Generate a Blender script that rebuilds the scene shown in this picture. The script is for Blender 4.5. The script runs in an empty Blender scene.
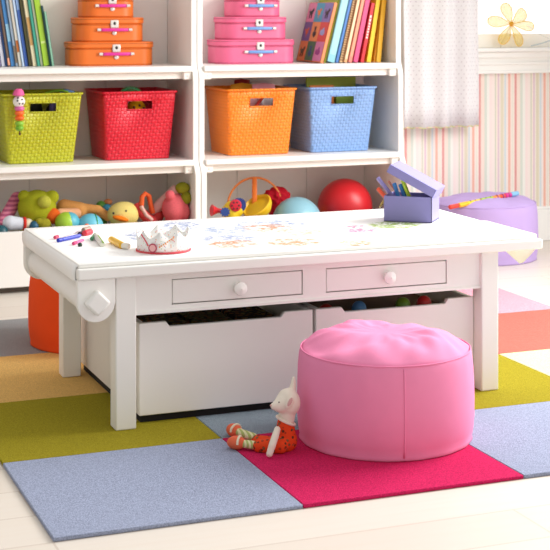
import bpy, bmesh, math, random
from mathutils import Vector, Matrix, Quaternion
random.seed(7)
S = bpy.context.scene
COL = S.collection
PI = math.pi
V = Vector

# ------------------------------------------------------------------ camera model
CX, CY, CZ, YAW, FPX, PX0, HOR = -0.611, -2.762, 0.981, 0.386, 1505.0, 308.85, 8.845

def at(u, v, x=None, y=None, z=None):
    """point of the place seen at photo position (u, v) on the plane x=, y= or z="""
    a = (u - PX0) / FPX; b = (HOR - v) / FPX
    c, s = math.cos(YAW), math.sin(YAW)
    o = V((CX, CY, CZ)); d = V((s + a * c, c - a * s, b))
    t = (z - o.z) / d.z if z is not None else ((y - o.y) / d.y if y is not None else (x - o.x) / d.x)
    return o + d * t

def mpp(p):
    """metres per photo pixel at point p"""
    return ((p.x - CX) * math.sin(YAW) + (p.y - CY) * math.cos(YAW)) / FPX

cam_d = bpy.data.cameras.new('camera'); cam = bpy.data.objects.new('camera', cam_d); COL.objects.link(cam)
cam.location = (CX, CY, CZ); cam.rotation_euler = (PI / 2, 0, -YAW)
cam_d.sensor_fit = 'HORIZONTAL'; cam_d.sensor_width = 36; cam_d.lens = FPX / 550 * 36
cam_d.shift_x = (275 - PX0) / 550; cam_d.shift_y = -(275 - HOR) / 550
cam_d.clip_start = .05; cam_d.clip_end = 100
cam_d.dof.use_dof = True; cam_d.dof.focus_distance = 3.7; cam_d.dof.aperture_fstop = 13
S.camera = cam

# ------------------------------------------------------------------ materials
def lin(h):
    if isinstance(h, (tuple, list)): r, g, b = [c / 255 for c in h]
    else: r, g, b = [int(h[i:i + 2], 16) / 255 for i in (0, 2, 4)]
    f = lambda c: c / 12.92 if c <= .04045 else ((c + .055) / 1.055) ** 2.4
    return (f(r), f(g), f(b), 1)

class N:
    """tiny node-tree helper"""
    def __init__(s, name):
        s.m = bpy.data.materials.new(name); s.m.use_nodes = True
        s.t = s.m.node_tree; s.b = s.t.nodes['Principled BSDF']; s.out = s.t.nodes['Material Output']
    def n(s, ty, **kw):
        nd = s.t.nodes.new(ty)
        for k, v in kw.items():
            if k.startswith('i_'):
                key = k[2:]; key = int(key) if key.isdigit() else key.replace('_', ' ')
                nd.inputs[key].default_value = v
            else: setattr(nd, k, v)
        return nd
    def l(s, a, b): s.t.links.new(a, b)
    def obj(s): 
        if not hasattr(s, '_tc'): s._tc = s.n('ShaderNodeTexCoord')
        return s._tc.outputs['Object']
    def math(s, op, a, b=None, c=None):
        nd = s.n('ShaderNodeMath', operation=op)
        for i, v in enumerate((a, b, c)):
            if v is None: continue
            if isinstance(v, (int, float)): nd.inputs[i].default_value = v
            else: s.l(v, nd.inputs[i])
        return nd.outputs[0]
    def mix(s, fac, a, b):
        nd = s.n('ShaderNodeMix', data_type='RGBA')
        for i, v in ((0, fac), (6, a), (7, b)):
            if isinstance(v, (int, float)): nd.inputs[i].default_value = v
            elif isinstance(v, tuple): nd.inputs[i].default_value = v
            else: s.l(v, nd.inputs[i])
        return nd.outputs[2]
    def noise(s, scale, detail=2, rough=.5, vec=None):
        nd = s.n('ShaderNodeTexNoise', i_Scale=scale, i_Detail=detail, i_Roughness=rough)
        s.l(vec if vec is not None else s.obj(), nd.inputs['Vector']); return nd.outputs['Fac']
    def bump(s, h, strength=.3, dist=.002):
        nd = s.n('ShaderNodeBump', i_Strength=strength, i_Distance=dist)
        s.l(h, nd.inputs['Height']); s.l(nd.outputs[0], s.b.inputs['Normal'])
    def base(s, c):
        if isinstance(c, tuple): s.b.inputs['Base Color'].default_value = c
        else: s.l(c, s.b.inputs['Base Color'])
    def xyz(s):
        nd = s.n('ShaderNodeSeparateXYZ'); s.l(s.obj(), nd.inputs[0]); return nd.outputs
    def smooth(s, v, lo, hi):
        nd = s.n('ShaderNodeMapRange', interpolation_type='SMOOTHSTEP', i_From_Min=lo, i_From_Max=hi)
        s.l(v, nd.inputs[0]); return nd.outputs[0]

_mc = {}
def plain(h, rough=.5, var=.06, nscale=40, bump=0, bscale=200, spec=.5, metal=0, key=''):
    """plain material: colour with a faint procedural variation, optional fine bump"""
    k = (str(h), rough, var, bump, bscale, metal, key)
    if k in _mc: return _mc[k]
    M = N('surface_' + str(len(_mc))); c = lin(h)
    dark = tuple(x * (1 - var) for x in c[:3]) + (1,)
    M.base(M.mix(M.noise(nscale, 2), dark, c))
    M.b.inputs['Roughness'].default_value = rough; M.b.inputs['Metallic'].default_value = metal
    M.b.inputs['Specular IOR Level'].default_value = spec
    if bump: M.bump(M.noise(bscale, 3, .6), bump, .002)
    _mc[k] = M.m; return M.m

def fabric(h, var=.1, bump=.25, scale=900, rough=.9):
    return plain(h, rough, var, 25, bump, scale, .2, key='fab')
def plush(h, var=.22):
    k = ('plush', h, var)
    if k in _mc: return _mc[k]
    M = N('plush_fur'); c = lin(h)
    f = M.noise(260, 3, .7)
    M.base(M.mix(f, tuple(x * (1 - var * 1.6) for x in c[:3]) + (1,), tuple(min(1, x * (1 + var * .5)) for x in c[:3]) + (1,)))
    M.b.inputs['Roughness'].default_value = 1; M.b.inputs['Specular IOR Level'].default_value = .1
    M.bump(f, .6, .004); _mc[k] = M.m; return M.m

WHITE = plain('f5f3ee', .42, .015, 6)
WHITE_IN = plain('f0ebe6', .5, .015, 6)
METAL = plain('e6e3dc', .3, .05, 60, metal=.35)

def carpet(h, hi=None):
    M = N('carpet_loop'); c = lin(h)
    f = M.noise(420, 3, .75); g = M.noise(130, 2, .6)
    col = M.mix(M.smooth(f, .32, .68), tuple(x * .62 for x in c[:3]) + (1,), tuple(min(1, x * 1.3) for x in c[:3]) + (1,))
    M.base(M.mix(M.math('MULTIPLY', g, .3), col, tuple(x * .85 for x in c[:3]) + (1,)))
    M.b.inputs['Roughness'].default_value = 1; M.b.inputs['Specular IOR Level'].default_value = .05
    M.bump(f, .7, .004); return M.m

def floor_mat():
    M = N('pale_wood_boards')
    br = M.n('ShaderNodeTexBrick', i_Scale=1, i_Mortar_Size=.0025, i_Brick_Width=1.4, i_Row_Height=.16, offset=.37)
    br.inputs['Color1'].default_value = lin('ddd4c9'); br.inputs['Color2'].default_value = lin('d8cec2'); br.inputs['Mortar'].default_value = lin('cabdb0')
    M.l(M.obj(), br.inputs['Vector'])
    mp = M.n('ShaderNodeMapping'); mp.inputs['Scale'].default_value = (2.5, 45, 1); M.l(M.obj(), mp.inputs[0])
    g = M.noise(1.2, 4, .6, mp.outputs[0])
    M.base(M.mix(M.math('MULTIPLY', M.smooth(g, .4, .75), .22), br.outputs['Color'], lin('d6c6b4')))
    M.b.inputs['Roughness'].default_value = .38; M.b.inputs['Specular IOR Level'].default_value = .4
    return M.m

def wallpaper():
    M = N('striped_wallpaper'); x = M.xyz()[0]
    t = M.math('FRACT', M.math('DIVIDE', M.math('SUBTRACT', x, at(443, 150, y=2.82).x), at(515.5, 150, y=2.82).x / 2 - at(443, 150, y=2.82).x / 2))
    r = M.n('ShaderNodeValToRGB'); r.color_ramp.interpolation = 'CONSTANT'
    st = [(0, 'd98a86'), (.035, 'efd9cc'), (.13, 'ccd5c8'), (.2, 'ecebe4'), (.27, 'f1dcd8'), (.34, 'f1e2dc'), (.42, 'c9cbb4'), (.46, 'f0e2d4'), (.5, 'd5b4c6'), (.54, 'ecdfd6'),
          (.58, 'd6cdb0'), (.66, 'e9e0d0'), (.68, 'c6d3dc'), (.735, 'efe2da'), (.79, 'eca48f'), (.855, 'f0ddd4'), (.9, 'e0dccb'), (.93, 'f1e2d6'), (.97, 'd97f80')]
    wash = lambda c: lin(tuple(int(a * .76 + b * .24) for a, b in zip(bytes.fromhex(c), (248, 240, 232))))
    e = r.color_ramp.elements
    e[0].position = 0; e[0].color = wash(st[0][1]); e[1].position = st[1][0]; e[1].color = wash(st[1][1])
    for p, c in st[2:]:
        q = e.new(p); q.color = wash(c)
    M.l(t, r.inputs[0]); M.base(r.outputs[0]); M.b.inputs['Roughness'].default_value = .8
    return M.m

def weave(h):
    M = N('woven_strap'); X = M.xyz(); c = lin(h)
    u = M.math('ADD', X[0], X[1]); k = 2 * PI / .024
    s1 = M.math('SINE', M.math('MULTIPLY', u, k)); s2 = M.math('SINE', M.math('MULTIPLY', X[2], k))
    p = M.math('MULTIPLY', s1, s2)
    a = M.math('ABSOLUTE', p)
    hgt = M.math('ADD', M.math('MULTIPLY', M.smooth(p, -.6, .6), .5), M.math('MULTIPLY', M.math('POWER', a, .5), .5))
    M.base(M.mix(M.smooth(a, 0, .25), tuple(x * .82 for x in c[:3]) + (1,), c))
    M.b.inputs['Roughness'].default_value = .36
    M.bump(hgt, .7, .006); return M.m

def dots(h, spots, scale, size, z=None):
    """base colour with small coloured dots (voronoi)"""
    M = N('dotted_cloth'); col = lin(h)
    for i, (d, sd) in enumerate(spots):
        mp = M.n('ShaderNodeMapping'); mp.inputs['Location'].default_value = (sd * .37, sd * .71, sd * .13); M.l(M.obj(), mp.inputs[0])
        v = M.n('ShaderNodeTexVoronoi', i_Scale=scale); M.l(mp.outputs[0], v.inputs['Vector'])
        f = M.math('LESS_THAN', v.outputs['Distance'], size)
        col = M.mix(f, col, lin(d))
    M.base(col); M.b.inputs['Roughness'].default_value = .85; M.b.inputs['Specular IOR Level'].default_value = .2
    return M.m

def stripes(a, b, k, axis=2):
    M = N('striped_knit'); X = M.xyz()
    s = M.math('GREATER_THAN', M.math('SINE', M.math('MULTIPLY', X[axis], k)), 0)
    M.base(M.mix(s, lin(a), lin(b))); M.b.inputs['Roughness'].default_value = 1
    M.bump(M.noise(300, 2), .4, .002); return M.m

# ------------------------------------------------------------------ mesh helpers
BASE = {}
def thing(name, label, cat, loc, group=None, kind=None):
    o = bpy.data.objects.new(name, None); COL.objects.link(o); o.location = loc; o.empty_display_size = .05
    tag(o, label, cat, group, kind); BASE[o.name] = V(loc); return o
def tag(o, label=None, cat=None, group=None, kind=None):
    if label: o['label'] = label
    if cat: o['category'] = cat
    if group: o['group'] = group
    if kind: o['kind'] = kind
    return o
def struct(o): o['kind'] = 'structure'; return o

def obj(name, bm, mat, parent=None, bevel=0, seg=2, smooth=40, origin=None, mods=(), label=None):
    """one mesh object from a bmesh in place coordinates"""
    me = bpy.data.meshes.new(name)
    off = BASE[parent.name] if parent is not None else (V(origin) if origin is not None else V((0, 0, 0)))
    bmesh.ops.translate(bm, vec=-off, verts=bm.verts)
    bmesh.ops.recalc_face_normals(bm, faces=bm.faces)
    bm.to_mesh(me); bm.free()
    me.shade_smooth(); me.set_sharp_from_angle(angle=math.radians(smooth))
    me.materials.append(mat)
    o = bpy.data.objects.new(name, me); COL.objects.link(o)
    if parent is not None: o.parent = parent; BASE[o.name] = off
    else: o.location = off; BASE[o.name] = off
    for m in mods:
        md = o.modifiers.new(m[0], m[0])
        for k, v in m[1].items(): setattr(md, k, v)
    if bevel:
        md = o.modifiers.new('BEVEL', 'BEVEL'); md.width = bevel; md.segments = seg; md.limit_method = 'ANGLE'; md.angle_limit = math.radians(40)
        md.harden_normals = False
    if label: o['label'] = label
    return o

def B(): return bmesh.new()
def box(bm, x0, x1, y0, y1, z0, z1, M=None):
    r = bmesh.ops.create_cube(bm, size=1)
    T = Matrix.Translation(((x0 + x1) / 2, (y0 + y1) / 2, (z0 + z1) / 2)) @ Matrix.Diagonal((abs(x1 - x0), abs(y1 - y0), abs(z1 - z0), 1))
    bmesh.ops.transform(bm, matrix=(M @ T) if M else T, verts=r['verts']); return bm
def ell(bm, c, r, M=None, u=24, v=14):
    rr = (r, r, r) if isinstance(r, (int, float)) else r
    q = bmesh.ops.create_uvsphere(bm, u_segments=u, v_segments=v, radius=1)
    T = Matrix.Translation(c) @ (M.to_4x4() if M else Matrix.Identity(4)) @ Matrix.Diagonal((*rr, 1))
    bmesh.ops.transform(bm, matrix=T, verts=q['verts']); return bm
def tube(bm, pts, r, n=12, closed=False, flat=None):
    """tube along pts; r number or list; flat=(a,b) gives an elliptic section"""
    pts = [V(p) for p in pts]; k = len(pts); rs = r if isinstance(r, (list, tuple)) else [r] * k
    rings = []; prev = None
    for i, p in enumerate(pts):
        if closed: d = (pts[(i + 1) % k] - pts[i - 1])
        else: d = pts[min(i + 1, k - 1)] - pts[max(i - 1, 0)]
        d.normalize()
        if prev is None:
            a = d.cross(V((0, 0, 1)));
            if a.length < 1e-3: a = d.cross(V((1, 0, 0)))
            a.normalize()
        else:
            a = prev - d * prev.dot(d); a.normalize()
        prev = a; b = d.cross(a)
        fa, fb = flat or (1, 1)
        rings.append([bm.verts.new(p + (a * math.cos(t) * fa + b * math.sin(t) * fb) * rs[i]) for t in [2 * PI * j / n for j in range(n)]])
    m = k if closed else k - 1
    for i in range(m):
        A, C = rings[i], rings[(i + 1) % k]
        for j in range(n): bm.faces.new((A[j], A[(j + 1) % n], C[(j + 1) % n], C[j]))
    if not closed:
        bm.faces.new(rings[0][::-1]); bm.faces.new(rings[-1])
    return bm
def rod(bm, a, b, r, r2=None, n=14): return tube(bm, [a, b], [r, r if r2 is None else r2], n)
def capsule(bm, a, b, r, r2=None):
    a, b = V(a), V(b); r2 = r if r2 is None else r2
    tube(bm, [a, b], [r, r2], 16); ell(bm, a, r, u=16, v=10); ell(bm, b, r2, u=16, v=10); return bm
def lathe(bm, prof, c=(0, 0, 0), M=None, n=32):
    """revolve (radius, height) profile about local z"""
    T = Matrix.Translation(c) @ (M.to_4x4() if M else Matrix.Identity(4)); rings = []
    for (r, z) in prof:
        if r < 1e-5: rings.append([bm.verts.new(T @ V((0, 0, z)))])
        else: rings.append([bm.verts.new(T @ V((r * math.cos(2 * PI * j / n), r * math.sin(2 * PI * j / n), z))) for j in range(n)])
    for A, C in zip(rings, rings[1:]):
        for j in range(n):
            if len(A) == 1 and len(C) == 1: continue
            if len(A) == 1: bm.faces.new((A[0], C[(j + 1) % n], C[j]))
            elif len(C) == 1: bm.faces.new((A[j], A[(j + 1) % n], C[0]))
            else: bm.faces.new((A[j], A[(j + 1) % n], C[(j + 1) % n], C[j]))
    return bm
def prism(bm, pts, d, M=None):
    """polygon (2D pts) in local xy, extruded by d along local z"""
    M = M or Matrix.Identity(4)
    lo = [bm.verts.new(M @ V((p[0], p[1], 0))) for p in pts]; hi = [bm.verts.new(M @ V((p[0], p[1], d))) for p in pts]
    k = len(pts)
    bm.faces.new(lo[::-1]); bm.faces.new(hi)
    for i in range(k): bm.faces.new((lo[i], lo[(i + 1) % k], hi[(i + 1) % k], hi[i]))
    return bm
def XZ(y): # local xy -> place x,z ; extrude towards +y
    return Matrix(((1, 0, 0, 0), (0, 0, 1, y), (0, 1, 0, 0), (0, 0, 0, 1)))
def YZ(x):
    return Matrix(((0, 0, 1, x), (1, 0, 0, 0), (0, 1, 0, 0), (0, 0, 0, 1)))
REM = lambda v=.004, it=6: (('REMESH', dict(mode='VOXEL', voxel_size=v, use_smooth_shade=True)), ('SMOOTH', dict(factor=.5, iterations=it)))
def round_rect(x0, x1, y0, y1, r, n=8):
    p = []
    for cx, cy, a0 in ((x1 - r, y1 - r, 0), (x0 + r, y1 - r, 90), (x0 + r, y0 + r, 180), (x1 - r, y0 + r, 270)):
        for i in range(n + 1):
            a = math.radians(a0 + 90 * i / n); p.append((cx + r * math.cos(a), cy + r * math.sin(a)))
    return p

# ------------------------------------------------------------------ the setting
FL = -0.008                      # wooden floor; the carpet's upper face is z = 0
YW = 2.82                        # back wall
bm = B(); box(bm, -3.2, 4.6, -3.4, YW + .12, FL - .05, FL); struct(obj('floor', bm, floor_mat()))
WX0, WX1, WZ0, WZ1 = 2.12, 3.5, .815, 2.0
bm = B()
box(bm, -3.2, WX0, YW, YW + .12, FL, 2.6); box(bm, WX1, 4.6, YW, YW + .12, FL, 2.6)
box(bm, WX0, WX1, YW, YW + .12, FL, WZ0); box(bm, WX0, WX1, YW, YW + .12, WZ1, 2.6)
struct(obj('wall_back', bm, wallpaper()))
bm = B(); box(bm, 1.93, 4.6, YW - .016, YW, FL, .125); box(bm, 1.93, 4.6, YW - .011, YW, .125, .138)
struct(obj('baseboard_back', bm, WHITE, bevel=.003))
# window: stepped casing below, sill, sash, glass
win = bpy.data.objects.new('window_1', None); COL.objects.link(win); win.location = (2.8, YW, WZ0); struct(win); BASE[win.name] = V(win.location)
bm = B()
box(bm, WX0 - .02, WX1 + .06, YW - .018, YW, .708, .80); box(bm, WX0 - .02, WX1 + .06, YW - .024, YW, .708, .722); box(bm, WX0 - .02, WX1 + .06, YW - .026, YW, .745, .757); box(bm, WX0 - .02, WX1 + .06, YW - .03, YW, .775, .80)
obj('apron', bm, WHITE, win, bevel=.003)
bm = B(); box(bm, WX0 - .03, WX1 + .08, YW - .045, YW + .10, .80, .817); obj('sill', bm, WHITE, win, bevel=.004)
bm = B(); box(bm, WX0, WX1, YW + .012, YW + .052, .817, .875); box(bm, WX0, WX1, YW + .012, YW + .052, WZ1 - .06, WZ1)
for x in (WX0, WX1 - .05): box(bm, x, x + .05, YW + .012, YW + .052, .875, WZ1 - .06)
obj('sash', bm, plain('fff8ec', .5, .02), win, bevel=.003)
G = N('window_glass'); G.b.inputs['Transmission Weight'].default_value = 1; G.b.inputs['Roughness'].default_value = 0; G.b.inputs['IOR'].default_value = 1.02; G.base((1, 1, 1, 1))
bm = B(); box(bm, WX0 + .05, WX1 - .05, YW + .03, YW + .034, .875, WZ1 - .06); obj('pane', bm, G.m, win)

# ------------------------------------------------------------------ carpet tiles (0.5 m squares)
OL, GO, GB, CR, BL = 'a09329', 'f0bd72', '8f9aa3', 'd22a60', 'a0a8c0'
cmat = {k: carpet(k) for k in (OL, GO, CR, BL, GB)}
cmat['coral'] = carpet('e56f63'); cmat['cream'] = carpet('f0dfb0'); cmat['rose'] = carpet('e2a4b2'); cmat['grey'] = carpet('9a9a9a'); cmat['slate'] = carpet('92a0ab')  # cream: strong sunlight on a gold tile, put into the carpet colour
tiles = {
 (0, 0): (BL, 'blue-grey carpet tile at the front left corner of the rug'),
 (1, 0): (CR, 'crimson pink carpet tile under the pink pouf and the doll'),
 (2, 0): (BL, 'pale blue carpet tile to the right of the crimson tile'),
 (0, 1): (OL, 'olive green carpet tile under the front left table leg'),
 (1, 1): ('slate', 'slate blue carpet tile under the left storage bin behind the doll'),
 (2, 1): (OL, 'olive carpet tile under the front right table leg'),
 (3, 1): ('cream', 'carpet tile painted cream as if bleached by sunlight, at the right edge beside the olive tile'),
 (0, 2): (GO, 'golden carpet tile under the rear left table leg'),
 (1, 2): (CR, 'crimson carpet tile under the middle of the table behind the bins'),
 (2, 2): ('slate', 'slate carpet tile under the rear right table leg'),
 (3, 2): ('coral', 'coral red carpet tile to the right of the table leg'),
 (0, 3): ('grey', 'grey carpet tile under the orange pouf'),
 (1, 3): (OL, 'olive carpet tile behind the table next to the grey tile'),
 (2, 3): (GO, 'gold carpet tile behind the table next to the pale rose tile'),
 (3, 3): ('rose', 'pale rose carpet tile behind the coral tile'),
}
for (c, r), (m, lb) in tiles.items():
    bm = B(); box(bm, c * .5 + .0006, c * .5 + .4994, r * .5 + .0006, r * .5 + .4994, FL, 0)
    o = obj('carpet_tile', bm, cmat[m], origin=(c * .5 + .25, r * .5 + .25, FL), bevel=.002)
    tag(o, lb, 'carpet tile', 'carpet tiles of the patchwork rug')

# ------------------------------------------------------------------ bookcases
Y0, Y1, Y2, YB = 2.503, 2.48, 2.452, 2.808     # front edge: top, middle, bottom section; back
def upright(x0, x1):
    """side panel with a stepped front edge, deeper below each shelf"""
    p = [(YB, FL), (Y2, FL), (Y2, .355)]
    for i in range(7):
        t = i / 6; s = t * t * (3 - 2 * t); p.append((Y2 + (Y1 - Y2) * s, .375 + .06 * t))
    for i in range(7):
        t = i / 6; s = t * t * (3 - 2 * t); p.append((Y1 + (Y0 - Y1) * s, .725 + .065 * t))
    p += [(Y0, 1.3), (YB, 1.3)]
    bm = B(); prism(bm, p, x1 - x0, YZ(x0)); return bm
def bookcase(x0, x1, seams, label, bz_=.14):
    t = .021
    T = thing('bookcase', label, 'bookcase', ((x0 + x1) / 2, YB - .15, FL), 'white bookcases along the back wall')
    obj('side_panel', upright(x0, x0 + t), WHITE, T, bevel=.002); obj('side_panel', upright(x1 - t, x1), WHITE, T, bevel=.002)
    bm = B(); xs = [x0 + t] + seams + [x1 - t]
    for a, b in zip(xs, xs[1:]): box(bm, a + .001, b - .001, YB - .008, YB, FL, 1.3)
    box(bm, x0 + t, x1 - t, YB - .003, YB, FL, 1.3)
    obj('back_panel', bm, WHITE_IN, T, bevel=.0015)
    for z, yf in ((.772, Y1 + .002), (.431, Y2 + .012)):
        bm = B(); box(bm, x0 + t, x1 - t, yf, YB - .008, z - .021, z); s = obj('shelf', bm, WHITE, T, bevel=.003)
        bm = B(); box(bm, x0 + t, x1 - t, yf + .028, yf + .044, z - .047, z - .021); obj('rail', bm, WHITE, s, bevel=.002)
        for a in (x0 + t, x1 - t - .032):
            bm = B(); box(bm, a, a + .032, yf + .012, yf + .028, z - .05, z - .021); obj('cleat', bm, WHITE, s, bevel=.004)
            bm = B(); lathe(bm, [(0, 0), (.004, 0), (.0035, -.0015), (0, -.002)], (a + .016, yf + .012, z - .036), Matrix.Rotation(-PI / 2, 3, 'X') , 12); obj('screw', bm, METAL, s)
    bm = B(); box(bm, x0 + t, x1 - t, Y2 + .006, Y2 + .024, .014, .207); obj('bin_front', bm, WHITE, T, bevel=.003)
    bm = B(); box(bm, x0 + t, x1 - t, Y2 + .024, YB - .008, bz_ - .012, bz_); obj('bin_floor', bm, WHITE_IN, T)
    bm = B(); box(bm, x0 + t, x1 - t, Y2 + .04, Y2 + .055, FL, .014); obj('plinth', bm, plain('6b6259', .8), T)
    return T
bookcase(.255, 1.0845, [.53, .822], 'left white bookcase with the orange suitcases and the green and red baskets')
bookcase(1.0865, 1.913, [1.346, 1.639], 'right white bookcase with the pink suitcases and the orange and blue baskets', .1)
SH1, SH2, BINZ = .772, .431, .14

# ------------------------------------------------------------------ craft table
TZ = .3935      # face of the paper
T = thing('craft_table', 'white craft table with two small drawers and a paper roll at its left end', 'table', (.8, .95, 0))
for x in (.2895, 1.2515):
    for y in (.645, 1.19):
        bm = B(); box(bm, x, x + .0495, y, y + .05, 0, .358); obj('leg', bm, WHITE, T, bevel=.003)
bm = B(); box(bm, .196, 1.421,   .625, 1.272, .358, .3835); obj('tabletop', bm, WHITE, T, bevel=.004, seg=3)
bm = B(); box(bm, .2, 1.408, .64, 1.262, .3835, .393); obj('top_panel', bm, WHITE, T, bevel=.003)
D = [(.428, .762), (.823, 1.157)]; dz0, dz1 = .2815, .342
bm = B()
xs = [.339, D[0][0], D[0][1], D[1][0], D[1][1], 1.2515]
for i in (0, 2, 4): box(bm, xs[i], xs[i + 1], .655, .673, .264, .358)
for i in (1, 3): box(bm, xs[i], xs[i + 1], .655, .673, .264, dz0); box(bm, xs[i], xs[i + 1], .655, .673, dz1, .358)
box(bm, .339, 1.2515, .651, .655, .264, .270)
obj('front_apron', bm, WHITE, T)
bm = B(); box(bm, .339, 1.2515, 1.2, 1.218, .264, .358); obj('rear_apron', bm, WHITE, T, bevel=.002)
for x in (.297, 1.274):
    bm = B(); box(bm, x, x + .018, .695, 1.19, .264, .358); obj('side_apron', bm, WHITE, T, bevel=.002)
for a, b in D:
    g = .0022
    bm = B(); box(bm, a + g, b - g, .656, .672, dz0 + g, dz1 - g); d = obj('drawer', bm, WHITE, T, bevel=.002)
    bm = B(); box(bm, a + .01, b - .01, .674, .95, .275, .335); obj('drawer_box', bm, plain('5a5048', .8), d)
    bm = B(); lathe(bm, [(0, 0), (.0075, 0), (.0075, .006), (.009, .009), (.0155, .012), (.0165, .016), (.0155, .02), (.011, .0225), (.0095, .0225), (.006, .0245), (0, .0255)], ((a + b) / 2, .656, .3105), Matrix.Rotation(PI / 2, 3, 'X'), 28)
    k = obj('knob', bm, plain('f6f3ee', .25, .01), d)
    bm = B(); lathe(bm, [(0, 0), (.0022, 0), (.0018, .001), (0, .0013)], ((a + b) / 2, .631, .3105), Matrix.Rotation(PI / 2, 3, 'X'), 12); obj('screw', bm, METAL, k)
# brackets carrying the paper roll
RX, RZ = .2405, .305
for y in (.632, 1.234):
    p = [(.1965, .358), (.1965, RZ)]
    for i in range(1, 20):
        a = PI + (PI) * i / 20; p.append((RX + .0445 * math.cos(a), RZ + .0465 * math.sin(a)))
    p += [(.2855, RZ), (.2855, .358)]
    bm = B(); prism(bm, p, .02, XZ(y)); obj('roll_bracket', bm, WHITE, T, bevel=.002)
# paper with drawings
M = N('drawing_paper'); X = M.xyz(); PB = V((RX, .95, RZ))
col = lin('fbfaf8')
n1 = M.noise(38, 4, .65); n2 = M.noise(85, 3, .7)
def blob(u0, u1, v0, v1, c, amt=1, thr=.4):
    global col
    a = at((u0 + u1) / 2, (v0 + v1) / 2, z=TZ) - PB; l = at(u0, (v0 + v1) / 2, z=TZ) - PB; r_ = at(u1, (v0 + v1) / 2, z=TZ) - PB
    t_ = at((u0 + u1) / 2, v0, z=TZ) - PB; b_ = at((u0 + u1) / 2, v1, z=TZ) - PB
    rx = abs(r_.x - l.x) / 2 + .004; ry = abs(t_.y - b_.y) / 2 + .01
    ca, sa = math.cos(-.3), math.sin(-.3)
    dx = M.math('SUBTRACT', X[0], a.x); dy = M.math('SUBTRACT', X[1], a.y)
    # ellipse with its long side across the view
    ex = M.math('DIVIDE', M.math('ADD', M.math('MULTIPLY', dx, ca), M.math('MULTIPLY', dy, sa)), rx)
    ey = M.math('DIVIDE', M.math('SUBTRACT', M.math('MULTIPLY', dy, ca), M.math('MULTIPLY', dx, sa)), ry)
    d2 = M.math('ADD', M.math('MULTIPLY', ex, ex), M.math('MULTIPLY', ey, ey))
    m = M.math('MULTIPLY', M.smooth(d2, 1.2, .5), M.smooth(n1, thr, thr + .1))
    m = M.math('MULTIPLY', M.math('MULTIPLY', m, M.smooth(n2, .3, .6)), M.math('MULTIPLY', M.math('GREATER_THAN', X[2], TZ - PB.z - .004), amt))
    col = M.mix(m, col, lin(tuple(int(q * .84) for q in bytes.fromhex(c))))
for a in ((122, 160, 231, 240, 'a9b9de'), (160, 202, 221, 230, 'a6b8e2'), (226, 312, 220, 228, 'a9bde6'), (240, 296, 224, 232, 'f0a878'), (196, 262, 235, 242, 'b4c4e8'), (205, 262, 240, 248, 'eda06c'), (262, 326, 238, 246, 'f0b07c'), (200, 250, 226, 234, 'b0c4e8'),
          (340, 380, 225, 233, 'e687b4'), (366, 426, 221, 229, 'a8c838', 1, .36), (335, 374, 240, 246, 'd9b684'), (270, 330, 229, 236, 'f2dcc0')):
    blob(*a)
M.base(col); M.b.inputs['Roughness'].default_value = .7
T2 = thing('paper_roll', 'white paper roll under the table edge with its sheet drawn across the tabletop', 'paper roll', tuple(PB))
bm = B(); tube(bm, [(RX, .655, RZ), (RX, 1.233, RZ)], .036, 32); obj('roll', bm, plain('f7f5f1', .6, .01), T2)
bm = B(); tube(bm, [(RX, .612, RZ), (RX, .656, RZ)], .0315, 4); 
bmesh.ops.rotate(bm, cent=(RX, .63, RZ), matrix=Matrix.Rotation(0, 3, 'Y'), verts=bm.verts)
obj('dowel_end', bm, WHITE, T2, bevel=.006, seg=2)
bm = B(); tube(bm, [(RX, 1.23, RZ), (RX, 1.268, RZ)], .024, 4); obj('dowel_end', bm, WHITE, T2, bevel=.004)
# the sheet: from the roll round the left edge, over the top, hanging a little at the right rear
prof = [(RX + .01, RZ + .0362), (RX - .015, .344), (.205, .3465), (.1965, .351), (.1935, .36), (.1935, .374), (.1955, .385), (.2015, .3915), (.213, TZ)]
nx = 46; prof += [(.215 + (1.4 - .215) * i / nx, TZ) for i in range(1, nx + 1)]
bm = B(); ny = 12; rows = []
for i, (x, z) in enumerate(prof):
    row = []
    for j in range(ny + 1):
        y = .646 + (1.25 - .646) * j / ny; dz = 0
        if z >= TZ - .001 and x < .36: dz = .0012 * math.sin(j * 1.3 + x * 30) * (1 if 1 < j < ny else 0)
        row.append(bm.verts.new((x, y, z + max(0, dz))))
    rows.append(row)
for A, C in zip(rows, rows[1:]):
    for j in range(ny): bm.faces.new((A[j], A[j + 1], C[j + 1], C[j]))
obj('sheet', bm, M.m, T2, mods=(('SOLIDIFY', dict(thickness=.0006, offset=-1)),))
# loose corner hanging below the right end
tip = at(516, 265, x=1.428); pa = at(497, 254, x=1.4265); pb = at(531, 248.5, x=1.4265)
tipv = V((1.4345, tip.y, tip.z))
bm = B(); rows = []
path = [lambda s: V((1.395, .665 + .265 * s, TZ + .0006)), lambda s: V((1.4245, .665 + .265 * s, .3905)), lambda s: V((1.428, .665 + .265 * s, .372))]
def lower(s):
    y = .665 + .265 * s; w = s / .42 if s < .42 else (1 - s) / .58
    return V((1.428 + .012 * w + .004 * math.sin(6 * s), y, .358 - (.358 - tip.z) * w))
path.append(lambda s: (path[2](s) + lower(s)) / 2); path.append(lower)
for f in path: rows.append([bm.verts.new(f(j / 16)) for j in range(17)])
for A, C in zip(rows, rows[1:]):
    for j in range(16): bm.faces.new((A[j], A[j + 1], C[j + 1], C[j]))
obj('hanging_corner', bm, plain('fbfaf8', .7, .01), T2, mods=(('SOLIDIFY', dict(thickness=.0006, offset=1)),))

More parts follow.
